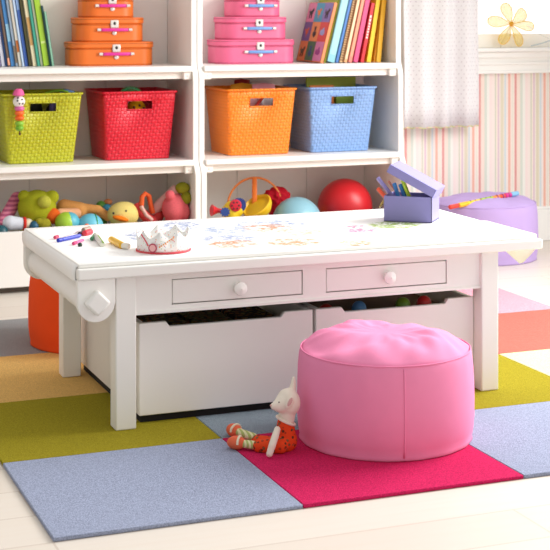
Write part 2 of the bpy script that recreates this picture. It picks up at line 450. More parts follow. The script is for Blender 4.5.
# ------------------------------------------------------------------ storage bins under the table
def storage_bin(x0, x1, y0, y1, label, n0, n1):
    T = thing('storage_bin', label, 'storage bin', ((x0 + x1) / 2, (y0 + y1) / 2, 0), 'white storage bins under the craft table')
    z0, z1, t = .018, .237, .014; nz = .2245; s = .009
    bm = B(); prism(bm, [(x0, z0), (x1, z0), (x1, z1), (n1 + s, z1), (n1, nz), (n0, nz), (n0 - s, z1), (x0, z1)], t, XZ(y0)); obj('front_panel', bm, WHITE, T, bevel=.002)
    bm = B(); box(bm, x0, x1, y1 - t, y1, z0, z1); obj('back_panel', bm, WHITE, T, bevel=.002)
    for a in (x0, x1 - t):
        bm = B(); box(bm, a, a + t, y0 + t, y1 - t, z0, z1); obj('side_panel', bm, WHITE, T, bevel=.002)
    bm = B(); box(bm, x0 + t, x1 - t, y0 + t, y1 - t, z0, z0 + .01); obj('bottom_panel', bm, WHITE, T)
    bm = B(); box(bm, x0 + .006, x1 - .006, y0 + .012, y1 - .012, 0, z0); obj('base', bm, plain('141211', .8), T)  # near-black block added to paint the deep shade in the gap under the bin
storage_bin(.357, .8, .684, 1.275, 'left storage bin under the table with a scooped front full of books', .432, .7165)
storage_bin(.8085, 1.2495, .684, 1.275, 'right storage bin under the table half hidden by the pink pouf, toy balls inside', .887, 1.167)
# contents
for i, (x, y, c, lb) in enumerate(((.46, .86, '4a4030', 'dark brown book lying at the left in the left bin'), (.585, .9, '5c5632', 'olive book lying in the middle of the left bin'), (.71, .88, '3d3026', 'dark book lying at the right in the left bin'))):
    T = thing('book', lb, 'book', (x, y, .028), 'books lying in the left bin')
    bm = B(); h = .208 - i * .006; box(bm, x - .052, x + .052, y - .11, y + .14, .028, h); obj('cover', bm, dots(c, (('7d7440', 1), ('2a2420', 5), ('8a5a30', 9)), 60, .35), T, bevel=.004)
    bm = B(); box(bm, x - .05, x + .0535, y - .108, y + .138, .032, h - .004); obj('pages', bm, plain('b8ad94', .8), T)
bm = B(); box(bm, .85, 1.22, .75, 1.0, .028, .198); tag(obj('cardboard_box', bm, plain('6a4c38', .8), origin=(1.035, .875, .028), bevel=.003), 'brown box lying in the right bin under the toy balls', 'box')
def ball(name, u, v, y, rpx, mat, label, group=None, zmin=None):
    p = at(u, v, y=y); r = rpx * mpp(p)
    if zmin is not None: p.z = zmin + r
    bm = B(); ell(bm, p, r, u=40, v=24); o = obj(name, bm, mat, origin=(p.x, p.y, p.z - r)); tag(o, label, 'ball', group); return o, p, r
for u, v, c, lb in ((326, 309, 'b03028', 'dark red toy ball at the left in the right bin'), (359, 305, '4f86b8', 'blue toy ball in the right bin'), (403, 303, '6f9a2c', 'green toy ball in the right bin next to the red one'), (424, 301, 'd92c30', 'bright red toy ball in the right bin')):
    ball('toy_ball', u, v, .745, 7.5, plain(c, .35), lb, 'small balls in the right bin', .198)

# ------------------------------------------------------------------ poufs
def pouf(c, R, H, h, label, ang, amp=1.0, seed=0, dome=.145):
    """round stuffed floor pouf: bulging side, seam round the top, slack dome"""
    rnd = random.Random(seed); T = thing('pouf', label, 'pouf', (c[0], c[1], c[2]))
    mat = fabric(h, .06, .2, 700); n = 96
    ph = [rnd.uniform(0, 6.28) for _ in range(8)]
    side = [(.955, .0), (.975, .01), (.965, .03), (.985, .10), (.998, .2), (1.0, .36), (.996, .5), (.988, .63), (.976, .72), (.966, .762), (.956, .78), (.948, .787)]
    def build(prof, top):
        bm = B(); rings = []
        for r, z in prof:
            ring = []
            for j in range(n):
                a = 2 * PI * j / n
                w = .006 * math.sin(3 * a + ph[0]) + .004 * math.sin(7 * a + ph[1]) * min(1, 4 * z)
                if not top:
                    e = min(1, max(0, (z - .45) / .3)); w += e * .005 * math.sin(23 * a + ph[2]) * (.5 + .5 * math.sin(4 * a + ph[3])) + max(0, .2 - z) * .02 * math.sin(17 * a + ph[4])
                zz = z
                if top:
                    e = min(1, (1 - r) * 7); q_ = min(1, max(0, (r - .12) / .45)); e *= q_ * q_ * (3 - 2 * q_)
                    zz += amp * e * (.02 * math.sin(2 * a + 5 * r + ph[5]) + .012 * math.sin(5 * a + 9 * r + ph[6]) + .008 * math.sin(11 * a - 6 * r + ph[7]) + .007 * math.sin(19 * a + 14 * r + ph[0]) * (.5 + .5 * math.sin(2 * a + ph[1])))
                ring.append(bm.verts.new((c[0] + R * (r + w * r) * math.cos(a), c[1] + R * (r + w * r) * math.sin(a), c[2] + H * zz)))
            rings.append(ring)
        for A, C in zip(rings, rings[1:]):
            for j in range(n): bm.faces.new((A[j], A[(j + 1) % n], C[(j + 1) % n], C[j]))
        if top:
            cv_ = bm.verts.new((c[0], c[1], c[2] + H * prof[-1][1]))
            for j in range(n): bm.faces.new((rings[-1][j], rings[-1][(j + 1) % n], cv_))
        else: bm.faces.new(rings[0][::-1])
        return bm
    obj('body', build(side, False), mat, T, smooth=180)
    top = [(.95, .765), (.948, .781)] + [(.946 * (1 - t), .787 + dome * (1 - (1 - min(1, t / .66)) ** 2.7) - .012 * t) for t in (.02, .045, .075, .11, .15, .2, .26, .33, .41, .5, .6, .7, .8, .9, .97)]
    obj('top_panel', build(top, True), mat, T, smooth=180)
    bm = B(); tube(bm, [(c[0] + R * (.957 + .0) * math.cos(2 * PI * j / n) * (1 + .006 * math.sin(6 * PI * j / n + ph[0])), c[1] + R * .957 * math.sin(2 * PI * j / n) * (1 + .006 * math.sin(6 * PI * j / n + ph[0])), c[2] + H * .785) for j in range(n)], R * .008, 8, True)
    obj('piping', bm, mat, T, smooth=180)
    bm = B(); pts = []
    for r, z in side[2:-2]:
        w = .006 * math.sin(3 * ang + ph[0]) + .004 * math.sin(7 * ang + ph[1]) * min(1, 4 * z)
        pts.append((c[0] + R * (r + w * r + .001) * math.cos(ang), c[1] + R * (r + w * r + .001) * math.sin(ang), c[2] + H * z))
    tube(bm, pts, .0018, 8); obj('side_seam', bm, mat, T, smooth=180)
    return T
pouf((.852, .372, 0), .2035, .262, 'f18fb6', 'pink round pouf on the crimson tile in front of the table', math.radians(-103), 1.0, 3)
p = at(97, 350, y=1.6)
pouf((p.x, 1.6, 0), .2, .262, 'ff5822', 'orange round pouf on the grey tile behind the table', math.radians(-60), 1, 5)
p = at(484, 230, y=2.52)
pouf((p.x, 2.52, FL), .213, .282, 'b9a0d2', 'lavender round pouf by the striped wall under the window', math.radians(-160), .55, 9, .09)
PP = p

# ------------------------------------------------------------------ baskets
def basket(xf, w0, w1, label, h, slot):
    """xf: centre of the front; w0, w1 widths at bottom and rim"""
    z0, z1 = SH2 + .002, .682; yf0, yf1, yb0, yb1 = 2.558, 2.528, 2.778, 2.7995
    T = thing('basket', label, 'basket', (xf, 2.67, SH2), 'woven baskets on the middle shelves')
    mat = weave(h)
    def P(sx, sy, t):
        return V((xf + sx * (w0 + (w1 - w0) * t) / 2, (yf0 + (yf1 - yf0) * t) if sy < 0 else (yb0 + (yb1 - yb0) * t), z0 + (z1 - z0) * t))
    bm = B(); TS = [0, .34, .73, .865, .99]; US = [-1, -.35, .35, 1]
    def V4(k, t):  # rounded-corner loop of points at height t
        return
    def wall(f, hole):
        g = [[bm.verts.new(f(u, t)) for u in US] for t in TS]
        for i in range(4):
            for j in range(3):
                if hole and i == 2 and j == 1: continue
                bm.faces.new((g[i][j], g[i][j + 1], g[i + 1][j + 1], g[i + 1][j]))
    wall(lambda u, t: P(-1, -1, t).lerp(P(1, -1, t), (u + 1) / 2), True)
    wall(lambda u, t: P(1, 1, t).lerp(P(-1, 1, t), (u + 1) / 2), True)
    wall(lambda u, t: P(1, -1, t).lerp(P(1, 1, t), (u + 1) / 2), False)
    wall(lambda u, t: P(-1, 1, t).lerp(P(-1, -1, t), (u + 1) / 2), False)
    bmesh.ops.remove_doubles(bm, verts=bm.verts, dist=.0005)
    bmesh.ops.edgeloop_fill(bm, edges=[e for e in bm.edges if e.is_boundary and all(abs(v.co.z - z0) < 1e-5 for v in e.verts)])
    bm.normal_update()
    vert = [e for e in bm.edges if abs(e.verts[0].co.z - e.verts[1].co.z) > .02 and len(e.link_faces) == 2 and abs(e.link_faces[0].normal.dot(e.link_faces[1].normal)) < .5]
    bmesh.ops.bevel(bm, geom=vert, offset=.012, segments=3, affect='EDGES', profile=.5)
    obj('body', bm, mat, T, mods=(('SOLIDIFY', dict(thickness=.004, offset=-1)),), smooth=50)
    bm = B(); L = []
    for a, b, d in ((-1, -1, None), (1, -1, None), (1, 1, None), (-1, 1, None)):
        q = P(a, b, .985)
        for k in range(5):
            ang = math.radians({(-1, -1): 180, (1, -1): 270, (1, 1): 0, (-1, 1): 90}[(a, b)] + 90 * k / 4)
            L.append(V((q.x - a * .012 + .014 * math.cos(ang), q.y - b * .012 + .014 * math.sin(ang), q.z)))
    tube(bm, L, .0042, 8, True); obj('rim', bm, mat, T, smooth=60)
    bm = B(); sw = (w0 + (w1 - w0) * .79) * .35 / 2; y_ = yf0 + (yf1 - yf0) * .79
    za, zb = z0 + (z1 - z0) * .73, z0 + (z1 - z0) * .865
    tube(bm, [(xf - sw, y_ + .002, za), (xf + sw, y_ + .002, za), (xf + sw, y_ - .002, zb), (xf - sw, y_ - .002, zb)], .0028, 8, True)
    obj('handle_slot_edge', bm, mat, T, smooth=60)
    return T
basket(.5245, .232, .282, 'lime green woven basket on the left bookcase', 'c0c022', 0)
basket(.8785, .24, .276, 'red woven basket on the left bookcase', 'e01c34', 0)
basket(1.35, .24, .276, 'bright orange woven basket on the right bookcase', 'ff8a1e', 0)
basket(1.681, .242, .28, 'light blue woven basket on the right bookcase', '86aade', 0)
# contents of the baskets
def sheetbox(name, label, cat, x0, x1, y0, y1, z0, z1, mat, group=None, tilt=0, th=None):
    c = V(((x0 + x1) / 2, (y0 + y1) / 2, z0)); bm = B(); box(bm, x0, x1, y0, y1, z0, z1)
    bmesh.ops.rotate(bm, cent=c, matrix=Matrix.Rotation(tilt, 3, 'Y'), verts=bm.verts)
    return tag(obj(name, bm, mat, origin=c, bevel=.0015), label, cat, group)
bz = SH2 + .008
sheetbox('folder', 'lime green folder standing upright in the blue basket', 'folder', 1.6, 1.81, 2.7, 2.712, bz, .712, plain('b8c43c', .5))
sheetbox('folder', 'orange folder standing in the blue basket behind the handle slot', 'folder', 1.59, 1.69, 2.64, 2.65, bz, .684, plain('f08a3c', .5))
sheetbox('folder', 'green folder standing in the blue basket at the right of the slot', 'folder', 1.7, 1.78, 2.64, 2.65, bz, .67, plain('8aa83a', .5))
for x0, x1, y, z1, c, tl, lb in ((1.27, 1.36, 2.66, .697, 'e8a628', .12, 'amber yellow paper standing in the orange basket'), (1.3, 1.36, 2.69, .712, '8f1c22', .05, 'dark red paper standing at the back of the orange basket'),
                                 (1.36, 1.45, 2.63, .697, 'efa6b4', -.06, 'pale pink paper standing in the orange basket'), (1.38, 1.475, 2.71, .7, 'e6dede', -.1, 'greyish white paper standing in the orange basket'),
                                 (1.29, 1.36, 2.59, .66, 'e8b4c0', .25, 'rose paper behind the slot of the orange basket'), (1.365, 1.41, 2.595, .665, 'd9d7dd', .2, 'light grey paper behind the slot of the orange basket')):
    bm = B(); ys = [y + .008 * math.sin(i * .9) for i in range(7)]; rows = []
    for k in range(6):
        t = k / 5; rows.append([bm.verts.new((x0 + (x1 - x0) * i / 6 + tl * t * (z1 - bz) * .3, ys[i] + .02 * t * t, bz + (z1 - bz) * t - .006 * abs(i - 3) / 3 * (1 if k == 5 else 0))) for i in range(7)])
    for A, C in zip(rows, rows[1:]):
        for j in range(6): bm.faces.new((A[j], A[j + 1], C[j + 1], C[j]))
    tag(obj('paper_sheet', bm, plain(c, .7), origin=((x0 + x1) / 2, y, bz), mods=(('SOLIDIFY', dict(thickness=.002)),)), lb, 'paper', 'papers in the orange basket')
bm = B(); rod(bm, (1.335, 2.584, .60), (1.385, 2.582, .662), .006); tag(obj('red_strip', bm, plain('d8342c', .5)), 'red strip showing through the slot of the orange basket', 'strip')
# red basket: green spiky toy and a yellow plush with dark spots
c = V((.86, 2.60, .665)); T = thing('spiky_toy', 'green spiky round toy on top of the red basket', 'toy', tuple(c))
bm = B(); ell(bm, c, (.034, .03, .02)); obj('body', bm, plain('2c8a4c', .5), T)
bm = B()
for i in range(17):
    a = PI * i / 16; q = c + V((.036 * math.cos(a), -.01, .004 + .024 * math.sin(a))); bmesh.ops.create_cone(bm, cap_ends=True, segments=8, radius1=.005, radius2=.0015, depth=.012, matrix=Matrix.Translation(q) @ Matrix.Rotation(PI / 2 - a, 4, 'Y'))
obj('spikes', bm, plain('23793f', .5), T)
bm = B(); ell(bm, c + V((-.012, -.03, -.006)), (.02, .006, .01)); obj('face', bm, plain('e8e4da', .5), T)
c = V((.885, 2.61, .615)); T = thing('plush_toy', 'yellow plush toy with dark spots seen through the slot of the red basket', 'toy', (c.x, c.y, bz))
bm = B(); ell(bm, c, (.036, .04, .03)); capsule(bm, c, (.885, 2.64, .47), .034); obj('body', bm, plush('f0a818'), T, mods=REM())
bm = B()
for dx, dz in ((-.016, .006), (.004, .012), (.02, .002), (-.002, -.008)): ell(bm, c + V((dx, -.034, dz)), (.005, .006, .005))
obj('spots', bm, plain('5a2c10', .6), T)
# green basket: caterpillar on the rim, dark toys, lime and blue strips
q = at(19, 106, y=2.517); s = mpp(q); T = thing('caterpillar_toy', 'beaded caterpillar toy with pink hat hanging on the green basket', 'toy', (q.x, q.y, q.z - 28 * s))
def cp(u, v): return at(u, v, y=2.512)
bm = B(); ell(bm, cp(19, 101.5), (6 * s, 6 * s, 6 * s)); obj('head', bm, plain('f6f2ee', .35), T)
bm = B(); lathe(bm, [(0, 6 * s), (3 * s, 5.6 * s), (5 * s, 3 * s), (5.6 * s, 0), (6.2 * s, -.6 * s), (5 * s, -1 * s), (0, -1 * s)], cp(18.6, 94.5)); obj('hat', bm, plain('ee5f9f', .5), T)
bm = B()
for du, dv in ((-2.5, -1), (2, -2.2), (-.5, 1.8), (2.8, 1.8), (-2, -3.8)): ell(bm, cp(19 + du, 101.5 + dv) + V((0, -5.2 * s, 0)), .95 * s)
obj('dots', bm, plain('201c1c', .4), T)
for v, r, c in ((108.5, 5, 'd96aa8'), (113, 4.8, 'f5702a'), (118, 4.7, 'f0671c'), (123.5, 4.4, '8fc63c'), (128, 4.2, '79b62c')):
    bm = B(); ell(bm, cp(19.5, v), (r * s, r * s, 3.1 * s)); obj('bead', bm, plain(c, .4), T)
bm = B(); rod(bm, cp(19.5, 90), cp(19.5, 134), .0022); ell(bm, cp(19.8, 134), .0045); obj('cord', bm, plain('5c3a20', .8), T)
for i, (x, z, r, c, lb) in enumerate(((.50, .62, .05, '2c2a22', 'dark grey soft toy inside the lime green basket'), (.61, .6, .05, '3a2c3c', 'dark purple soft toy inside the lime green basket'))):
    bm = B(); capsule(bm, (x, 2.66, bz + r), (x, 2.66, z), r); tag(obj('soft_toy', bm, plush(c), origin=(x, 2.66, bz), mods=REM(.006)), lb, 'toy', 'toys inside the lime green basket')
bm = B(); capsule(bm, (.572, 2.592, bz + .1), (.572, 2.592, .648), .012); tag(obj('purple_stick', bm, plain('6a5a9c', .5)), 'purple stick showing through the slot of the green basket', 'toy')
bm = B(); tube(bm, [at(46, 93, y=2.62), at(54, 91, y=2.61), at(62, 90.5, y=2.6), at(68, 92, y=2.6)], .008, 12, flat=(1, .5)); tag(obj('lime_ribbon', bm, plain('8cc832', .5)), 'lime ribbon curved over the rim of the green basket', 'ribbon')
bm = B(); tube(bm, [at(60, 92, y=2.61), at(66, 90.5, y=2.605), at(74, 92.5, y=2.61)], .006, 12); tag(obj('blue_ribbon', bm, plain('6c98cc', .5)), 'light blue ribbon beside the lime ribbon in the green basket', 'ribbon')

# ------------------------------------------------------------------ suitcases
def suitcase(x0, x1, z0, z1, y0, y1, h, hh, label, grp, flip):
    T = thing('suitcase', label, 'suitcase', ((x0 + x1) / 2, (y0 + y1) / 2, z0), grp)
    def leather(c):
        M = N('case_board'); M.base(M.mix(M.noise(30, 2), tuple(k * .9 for k in lin(c)[:3]) + (1,), lin(c))); M.b.inputs['Roughness'].default_value = .42; M.bump(M.noise(500, 2), .12, .001); return M.m
    mat = leather(h); zl = z0 + (z1 - z0) * .74; r = .055
    bm = B(); prism(bm, round_rect(x0 + .003, x1 - .003, y0 + .003, y1 - .003, r), zl - z0, Matrix.Translation((0, 0, z0))); b = obj('body', bm, mat, T, bevel=.004, seg=3)
    bm = B(); prism(bm, round_rect(x0, x1, y0, y1, r), z1 - zl - .0005, Matrix.Translation((0, 0, zl + .0005))); obj('lid', bm, mat, T, bevel=.004, seg=3)
    bm = B()
    for zz, e in ((zl - .004, .003), (z0 + .005, .003), (z1 - .006, 0)):
        loop = round_rect(x0 + e, x1 - e, y0 + e, y1 - e, r, 8); tube(bm, [(a, c_, zz) for a, c_ in loop], .0011, 6, True)
    obj('stitching', bm, plain(tuple(int(v * .72) for v in bytes.fromhex(h)), .6), b)
    xc = (x0 + x1) / 2 + .006; yh = y0 - .008; zh = z0 + (z1 - z0) * .5
    hw = .052
    bm = B(); tube(bm, [(xc - hw, y0 + .001, zh), (xc - hw * .9, yh, zh), (xc - hw * .4, yh - .004, zh), (xc + hw * .4, yh - .004, zh), (xc + hw * .9, yh, zh), (xc + hw, y0 + .001, zh)], .0058, 10, flat=(.45, 1))
    hd = obj('handle', bm, plain(hh, .4), T)
    for sx in (-1, 1):
        bm = B(); tube(bm, [(xc + sx * hw * (1.0), y0 - .003, zh), (xc + sx * hw * 1.26, y0 - .003, zh)], .0058, 10); obj('handle_cap', bm, METAL, hd, bevel=.001)
    bm = B(); box(bm, xc - .0155, xc + .0155, y0 - .003, y0 + .003, zh + .006, z1 - (z1 - z0) * .1); c = obj('clasp', bm, METAL, T, bevel=.003)
    bm = B(); ell(bm, (xc, y0 - .003, zh + (z1 - z0) * .26), (.005, .003, .006)); obj('latch_button', bm, plain('4a4644', .3, metal=.8), c)
    bm = B(); ell(bm, (xc, y0 - .0, zh - .012), (.009, .0035, .008)); obj('clasp_tongue', bm, METAL, c)
OG, PG = 'stacked orange suitcases', 'stacked pink suitcases'
suitcase(.648, .966, SH1, .8595, 2.615, 2.795, 'ef7622', 'e0309a', 'large orange suitcase at the bottom of the orange stack', OG, 1)
suitcase(.672, .931, .8595, .949, 2.622, 2.79, 'ef7622', 'e0309a', 'middle orange suitcase of the orange stack', OG, 0)
suitcase(.694, .897, .949, 1.036, 2.628, 2.785, 'ef7622', 'e0309a', 'small orange suitcase on top of the orange stack', OG, 0)
suitcase(1.205, 1.527, SH1, .864, 2.605, 2.795, 'ea6a92', '6f9cd8', 'large pink suitcase at the bottom of the pink stack', PG, 0)
suitcase(1.231, 1.497, .864, .95, 2.612, 2.79, 'ea6a92', '6f9cd8', 'middle pink suitcase of the pink stack', PG, 0)
suitcase(1.268, 1.475, .95, 1.036, 2.618, 2.785, 'ea6a92', '6f9cd8', 'small pink suitcase on top of the pink stack', PG, 1)

# ------------------------------------------------------------------ books
def book(u0, u1, y0, depth, h, tilt, c, label, grp, spine=None, deco=None, v=64, shave=0):
    """book standing on the top shelf; u0..u1 spine foot, tilt > 0 leans right"""
    xa = at(u0, v, y=y0).x; xb = at(u1, v, y=y0).x; w = (xb - xa) * math.cos(tilt) - .0006 - shave
    R = Matrix.Translation((xa if tilt < 0 else xb, y0, SH1 + .0005)) @ Matrix.Rotation(tilt, 4, 'Y')
    # lower outer corner rests on the shelf
    x0, x1 = (0, w) if tilt < 0 else (-w, 0)
    if tilt > 0: pass
    T = thing('book', label, 'book', tuple(R.translation), grp); t = min(.0022, w * .2)
    R = R @ Matrix.Translation((0, 0, 0))
    lift = 0
    bm = B()
    box(bm, x0, x0 + t, 0, depth, lift, h, R); box(bm, x1 - t, x1, 0, depth, lift, h, R); box(bm, x0, x1, 0, t, lift, h, R)
    cv = obj('cover', bm, plain(c, .4), T, bevel=.0006)
    bm = B(); box(bm, x0 + t, x1 - t, t, depth - .004, lift + .003, h - .004, R); obj('pages', bm, plain('efe8da', .8), T)
    if spine:
        bm = B(); box(bm, x0 + w * .15, x1 - w * .15, -.0006, .0002, h * spine[0], h * spine[1], R); obj('spine_band', bm, plain(spine[2], .4), cv)
    if deco == 'rings':
        bm = B()
        for k in range(26): box(bm, x0 + w * .1, x1 - w * .1, -.0015, .0005, h * (.03 + .036 * k), h * (.045 + .036 * k), R)
        obj('spiral_binding', bm, plain('8a5a34', .5), cv)
    if deco == 'letters':
        bm = B(); rnd = random.Random(4); z = h * .4
        while z < h * .78:
            d = rnd.uniform(.006, .011); box(bm, x0 + w * .28, x1 - w * .28, -.0007, .0002, z, z + d, R); z += d + .004
        obj('spine_lettering', bm, plain('f6ece4', .5), cv)
    return T, R, w
LG = 'books leaning left on the left top shelf'
tl = -.15
left_books = [(-8, -3, 'c8d2e6', 'pale blue book'), (-3, 1.8, 'b7aedd', 'lavender book'), (1.8, 5.8, 'e6e6f2', 'white book with a dark red top'), (5.8, 8, '1f4a86', 'thin navy book'),
 (8, 11, '6a5548', 'brown book with a pale foot'), (11, 15.7, '4a8fd0', 'sky blue book'), (15.7, 19, 'a8bed6', 'light steel blue book'), (19, 22.4, 'ece6d8', 'cream white book'), (22.4, 25, 'bcd2ea', 'thin pale blue book'), (25, 29, '3f66b4', 'royal blue book'),
 (29, 33, '4d4a22', 'dark olive book'), (33, 37.4, 'e9dcb6', 'cream book with a tan spine band'), (37.4, 40.8, '3c9c84', 'teal green book'), (40.8, 43.6, 'efe9cf', 'thin ivory book'), (43.6, 50, 'a4cc34', 'thick lime green book'), (50, 52.2, '1c4a4c', 'thin dark teal book'), (52.2, 54.6, '86bca0', 'short mint book')]
for i, (a, b, c, lb) in enumerate(left_books):
    hh = [.25, .25, .245, .25, .262, .258, .25, .262, .27, .275, .262, .255, .262, .27, .275, .222, .2][i]
    sp = {2: (.93, .995, '7a1c2c'), 4: (.02, .12, 'e8a080'), 6: (.05, .3, '8a7a6a'), 7: (.2, .36, 'c8702c'), 11: (.3, .7, 'c89a5a'), 9: (.75, .97, '8fb0dc'), 5: (.35, .6, '9cd0ea'), 14: (.3, .33, 'd4e48a')}.get(i)
    extra = ['off the left edge', 'at the left end of the leaning row', '', '', '', '', '', '', '', '', '', '', '', '', 'near the right end of the leaning row', '', 'at the right end of the leaning row'][i]
    prev = left_books[i - 1][3] if i else ''
    label = lb + (' ' + extra if extra else ' leaning against the ' + prev)
    book(a, b, 2.66 + (.006 * ((i * 7) % 4)), .13, hh, tl, c, label, LG, sp)
RG = 'books leaning right on the right top shelf'
right_books = [(326, 334.6, .3, 'rings' and None, '8fcdd8', 'wide pale turquoise book beside the animal picture book'), (334.6, 338.4, .3, None, '4a7fc4', 'blue book between the turquoise and the spiral-bound book'), (338.4, 343, .26, 'rings', 'd8b27e', 'tan spiral-bound book right of the blue book'),
 (343, 347, .27, None, 'f0b27c', 'peach orange book to the right of the spiral-bound book'), (347, 352, .28, None, 'ec8a78', 'salmon book between the peach and hot pink books'), (352, 358, .285, None, 'e85088', 'hot pink book next to the red one'), (358, 364, .235, 'letters', 'd8202c', 'red book with white spine lettering'),
 (364, 371, .28, None, 'f6cc1c', 'bright yellow book right of the red lettered book'), (371, 376, .285, None, 'e89a1c', 'amber orange book right of the bright yellow one'), (376, 381, .285, None, 'f2ba2c', 'golden yellow book at the right end of the leaning row')]
YS = 2.57; TT = [.245, .24, .235, .23, .225, .215, .205, .17, .135, .1]
for i, (a, b, hh, deco, c, lb) in enumerate(right_books):
    tt = TT[i]; nx_ = TT[i + 1] if i < 9 else tt
    hh = min(hh, .256) if i > 6 else hh
    book(a, b, YS + .004 * (i % 3), .17, hh, tt, c, lb, RG, {0: (.1, .9, 'a8dce0'), 4: (.08, .95, 'f2a080'), 3: (.05, .95, 'f6d8b0')}.get(i), deco, shave=min((tt - nx_) * hh, (at(b, 64, y=YS).x - at(a, 64, y=YS).x) * .55))
# olive book and the animal picture book in front of the row
book(323.4, 326, YS + .01, .19, .3, .25, 'a8b428', 'olive lime book standing behind the animal picture book', RG)
Tb, R, w = book(319.5, 323.4, 2.548, .245, .238, .256, 'e8905a', 'square picture book with nine animal pictures on its cover', RG)
pal = ['e88ab0', '4aa6c8', '8a7cc0', '7a5a9c', 'f0a05c', 'e0524a', 'f08a4a', '4a7a50', 'd68ab4']
sil = ['201a22', 'f08a2c', '3a2030', 'e0643c', '3a2a2a', '9ab0e0', '6a4a2c', '3c5a8a', '9a4a8a']
cv = [c for c in Tb.children if c.name.startswith('cover')][0]
for k in range(9):
    i, j = k % 3, 2 - k // 3
    # column 0 lies at the back, seen leftmost
    y1_ = .243 - i * .0805; z0_ = .004 + j * .0775
    bm = B(); box(bm, -w - .0012, -w + .0002, y1_ - .0795, y1_, z0_, z0_ + .0765, R); sq = obj('picture_square', bm, plain(pal[k], .45), cv)
    yc, zc = y1_ - .04, z0_ + .036
    bm = B()
    def E(dy, dz, ry, rz): ell(bm, (0, 0, 0), 1, Matrix.Identity(3), 14, 8) if False else bmesh.ops.transform(bm, matrix=R @ Matrix.Translation((-w - .0014, yc + dy, zc + dz)) @ Matrix.Diagonal((.0012, ry, rz, 1)), verts=bmesh.ops.create_uvsphere(bm, u_segments=14, v_segments=8, radius=1)['verts'])
    if k in (0, 2, 6):   # four-legged animal
        E(0, 0, .016, .009); E(-.017, .012, .007, .007); E(-.011, .006, .006, .01)
        for d in (-.011, -.006, .008, .012): E(d, -.013, .0022, .01)
        E(.017, .006, .002, .009)
    elif k in (1, 3): # bird
        E(0, 0, .014, .011); E(-.01, .012, .007, .007); E(.014, .008, .008, .004); E(-.018, .012, .004, .0025); E(0, -.014, .002, .008)
    elif k in (4, 7): # upright bear
        E(0, -.008, .011, .014); E(0, .012, .009, .009); E(-.007, .02, .0035, .0035); E(.007, .02, .0035, .0035); E(-.012, -.006, .004, .009); E(.012, -.006, .004, .009)
    else:  # round fish
        E(0, 0, .019, .013); E(.02, 0, .006, .011); E(-.004, .015, .008, .004)
    obj('animal_picture', bm, plain(sil[k], .5), sq)

# ------------------------------------------------------------------ toys in the left bottom compartment
BY = 2.6
def A(u, v, y=BY): return at(u, v, y=y)
PX = mpp(A(100, 210))      # metres per photo pixel there
LT, RT = 'toys in the left toy bin', 'toys in the right toy bin'
def rest(o, p): return o
# green bear
c = A(37, 208); T = thing('plush_bear', 'green plush bear lying head up in the left toy bin', 'plush toy', (c.x, c.y, BINZ), LT)
bm = B(); ell(bm, c, (19 * PX, 18 * PX, 18 * PX)); ell(bm, A(52, 197, 2.58), 7 * PX); ell(bm, A(24, 196, 2.6), 6 * PX); ell(bm, V((c.x, c.y + .01, BINZ + .045)), (.06, .055, .045)); obj('body', bm, plush('b0b42a'), T, mods=REM())
bm = B(); ell(bm, A(44.5, 202, 2.6 - 17 * PX), (6.5 * PX, 6 * PX, 6.2 * PX)); obj('muzzle', bm, plush('c2c24a'), T)
# striped doll legs with a white boot
c = A(10, 212); T = thing('plush_doll', 'plush doll with pink striped legs and white red-cuffed boot in the left toy bin', 'plush toy', (c.x, c.y, BINZ), LT)
bm = B(); capsule(bm, A(17, 198, 2.66), A(2, 224, 2.6), 6.5 * PX); capsule(bm, A(-6, 212, 2.66), A(-14, 226, 2.62), 6.5 * PX); ell(bm, (A(-14, 226, 2.63).x, 2.64, BINZ + .05), (.06, .05, .05)); obj('striped_leg', bm, stripes('e58aa4', 'b85a80', 420), T, mods=REM())
bm = B(); capsule(bm, A(10, 223, 2.54), A(20, 223.5, 2.54), 7.2 * PX, 6 * PX); obj('boot', bm, plush('dfe4ee', .08), T)
bm = B(); tube(bm, [A(22.5, 223.5, 2.54), A(25.5, 223.5, 2.54)], 6.6 * PX, 20); obj('cuff', bm, fabric('d8382c'), T, bevel=.003)
bm = B(); capsule(bm, A(27, 224, 2.54), A(32, 220, 2.6), 4.5 * PX); obj('sock', bm, fabric('e8dcc0'), T)
ball('toy_ball', 34, 226, 2.53, 5, plain('1e5a78', .4), 'small dark teal ball beside the white boot in the left toy bin', LT)
ball('toy_ball', 1, 232, 2.53, 7, plain('1c5560', .4), 'dark teal ball at the left edge of the left toy bin', LT)
c = A(44, 224, 2.53); bm = B(); ell(bm, c, (7 * PX, .02, 6 * PX)); ell(bm, A(39, 222, 2.53), 4 * PX); tag(obj('plush_frog', bm, plush('a8a030'), origin=(c.x, c.y, c.z - 6 * PX), mods=REM(.003)), 'small olive plush head in front of the green plush bear', 'plush toy', LT)
# orange monkey
c = A(80, 214, 2.62); T = thing('plush_monkey', 'orange plush monkey with peach arm in the left toy bin', 'plush toy', (c.x, c.y, BINZ), LT)
bm = B(); capsule(bm, A(64, 207, 2.66), A(80, 210, 2.64), 8 * PX); capsule(bm, A(82, 208, 2.64), A(98, 210, 2.62), 5 * PX); capsule(bm, A(98, 210, 2.62), A(108, 217, 2.6), 4.6 * PX); capsule(bm, V((c.x, 2.68, BINZ + .04)), A(72, 212, 2.66), .04); obj('body', bm, plush('ffb268'), T, mods=REM())
bm = B(); capsule(bm, A(60, 214, 2.57), A(76, 213.5, 2.6), 5.4 * PX); obj('arm', bm, plush('f2b58a', .1), T)
bm = B(); ell(bm, A(52.5, 216, 2.56), (8 * PX, 7 * PX, 8 * PX)); obj('paw', bm, plush('ee6c28'), T)
o, p, r = ball('toy_ball', 66, 223, 2.525, 11, plain('a6cf3a', .4), 'lime and aqua ball in the left toy bin', LT)
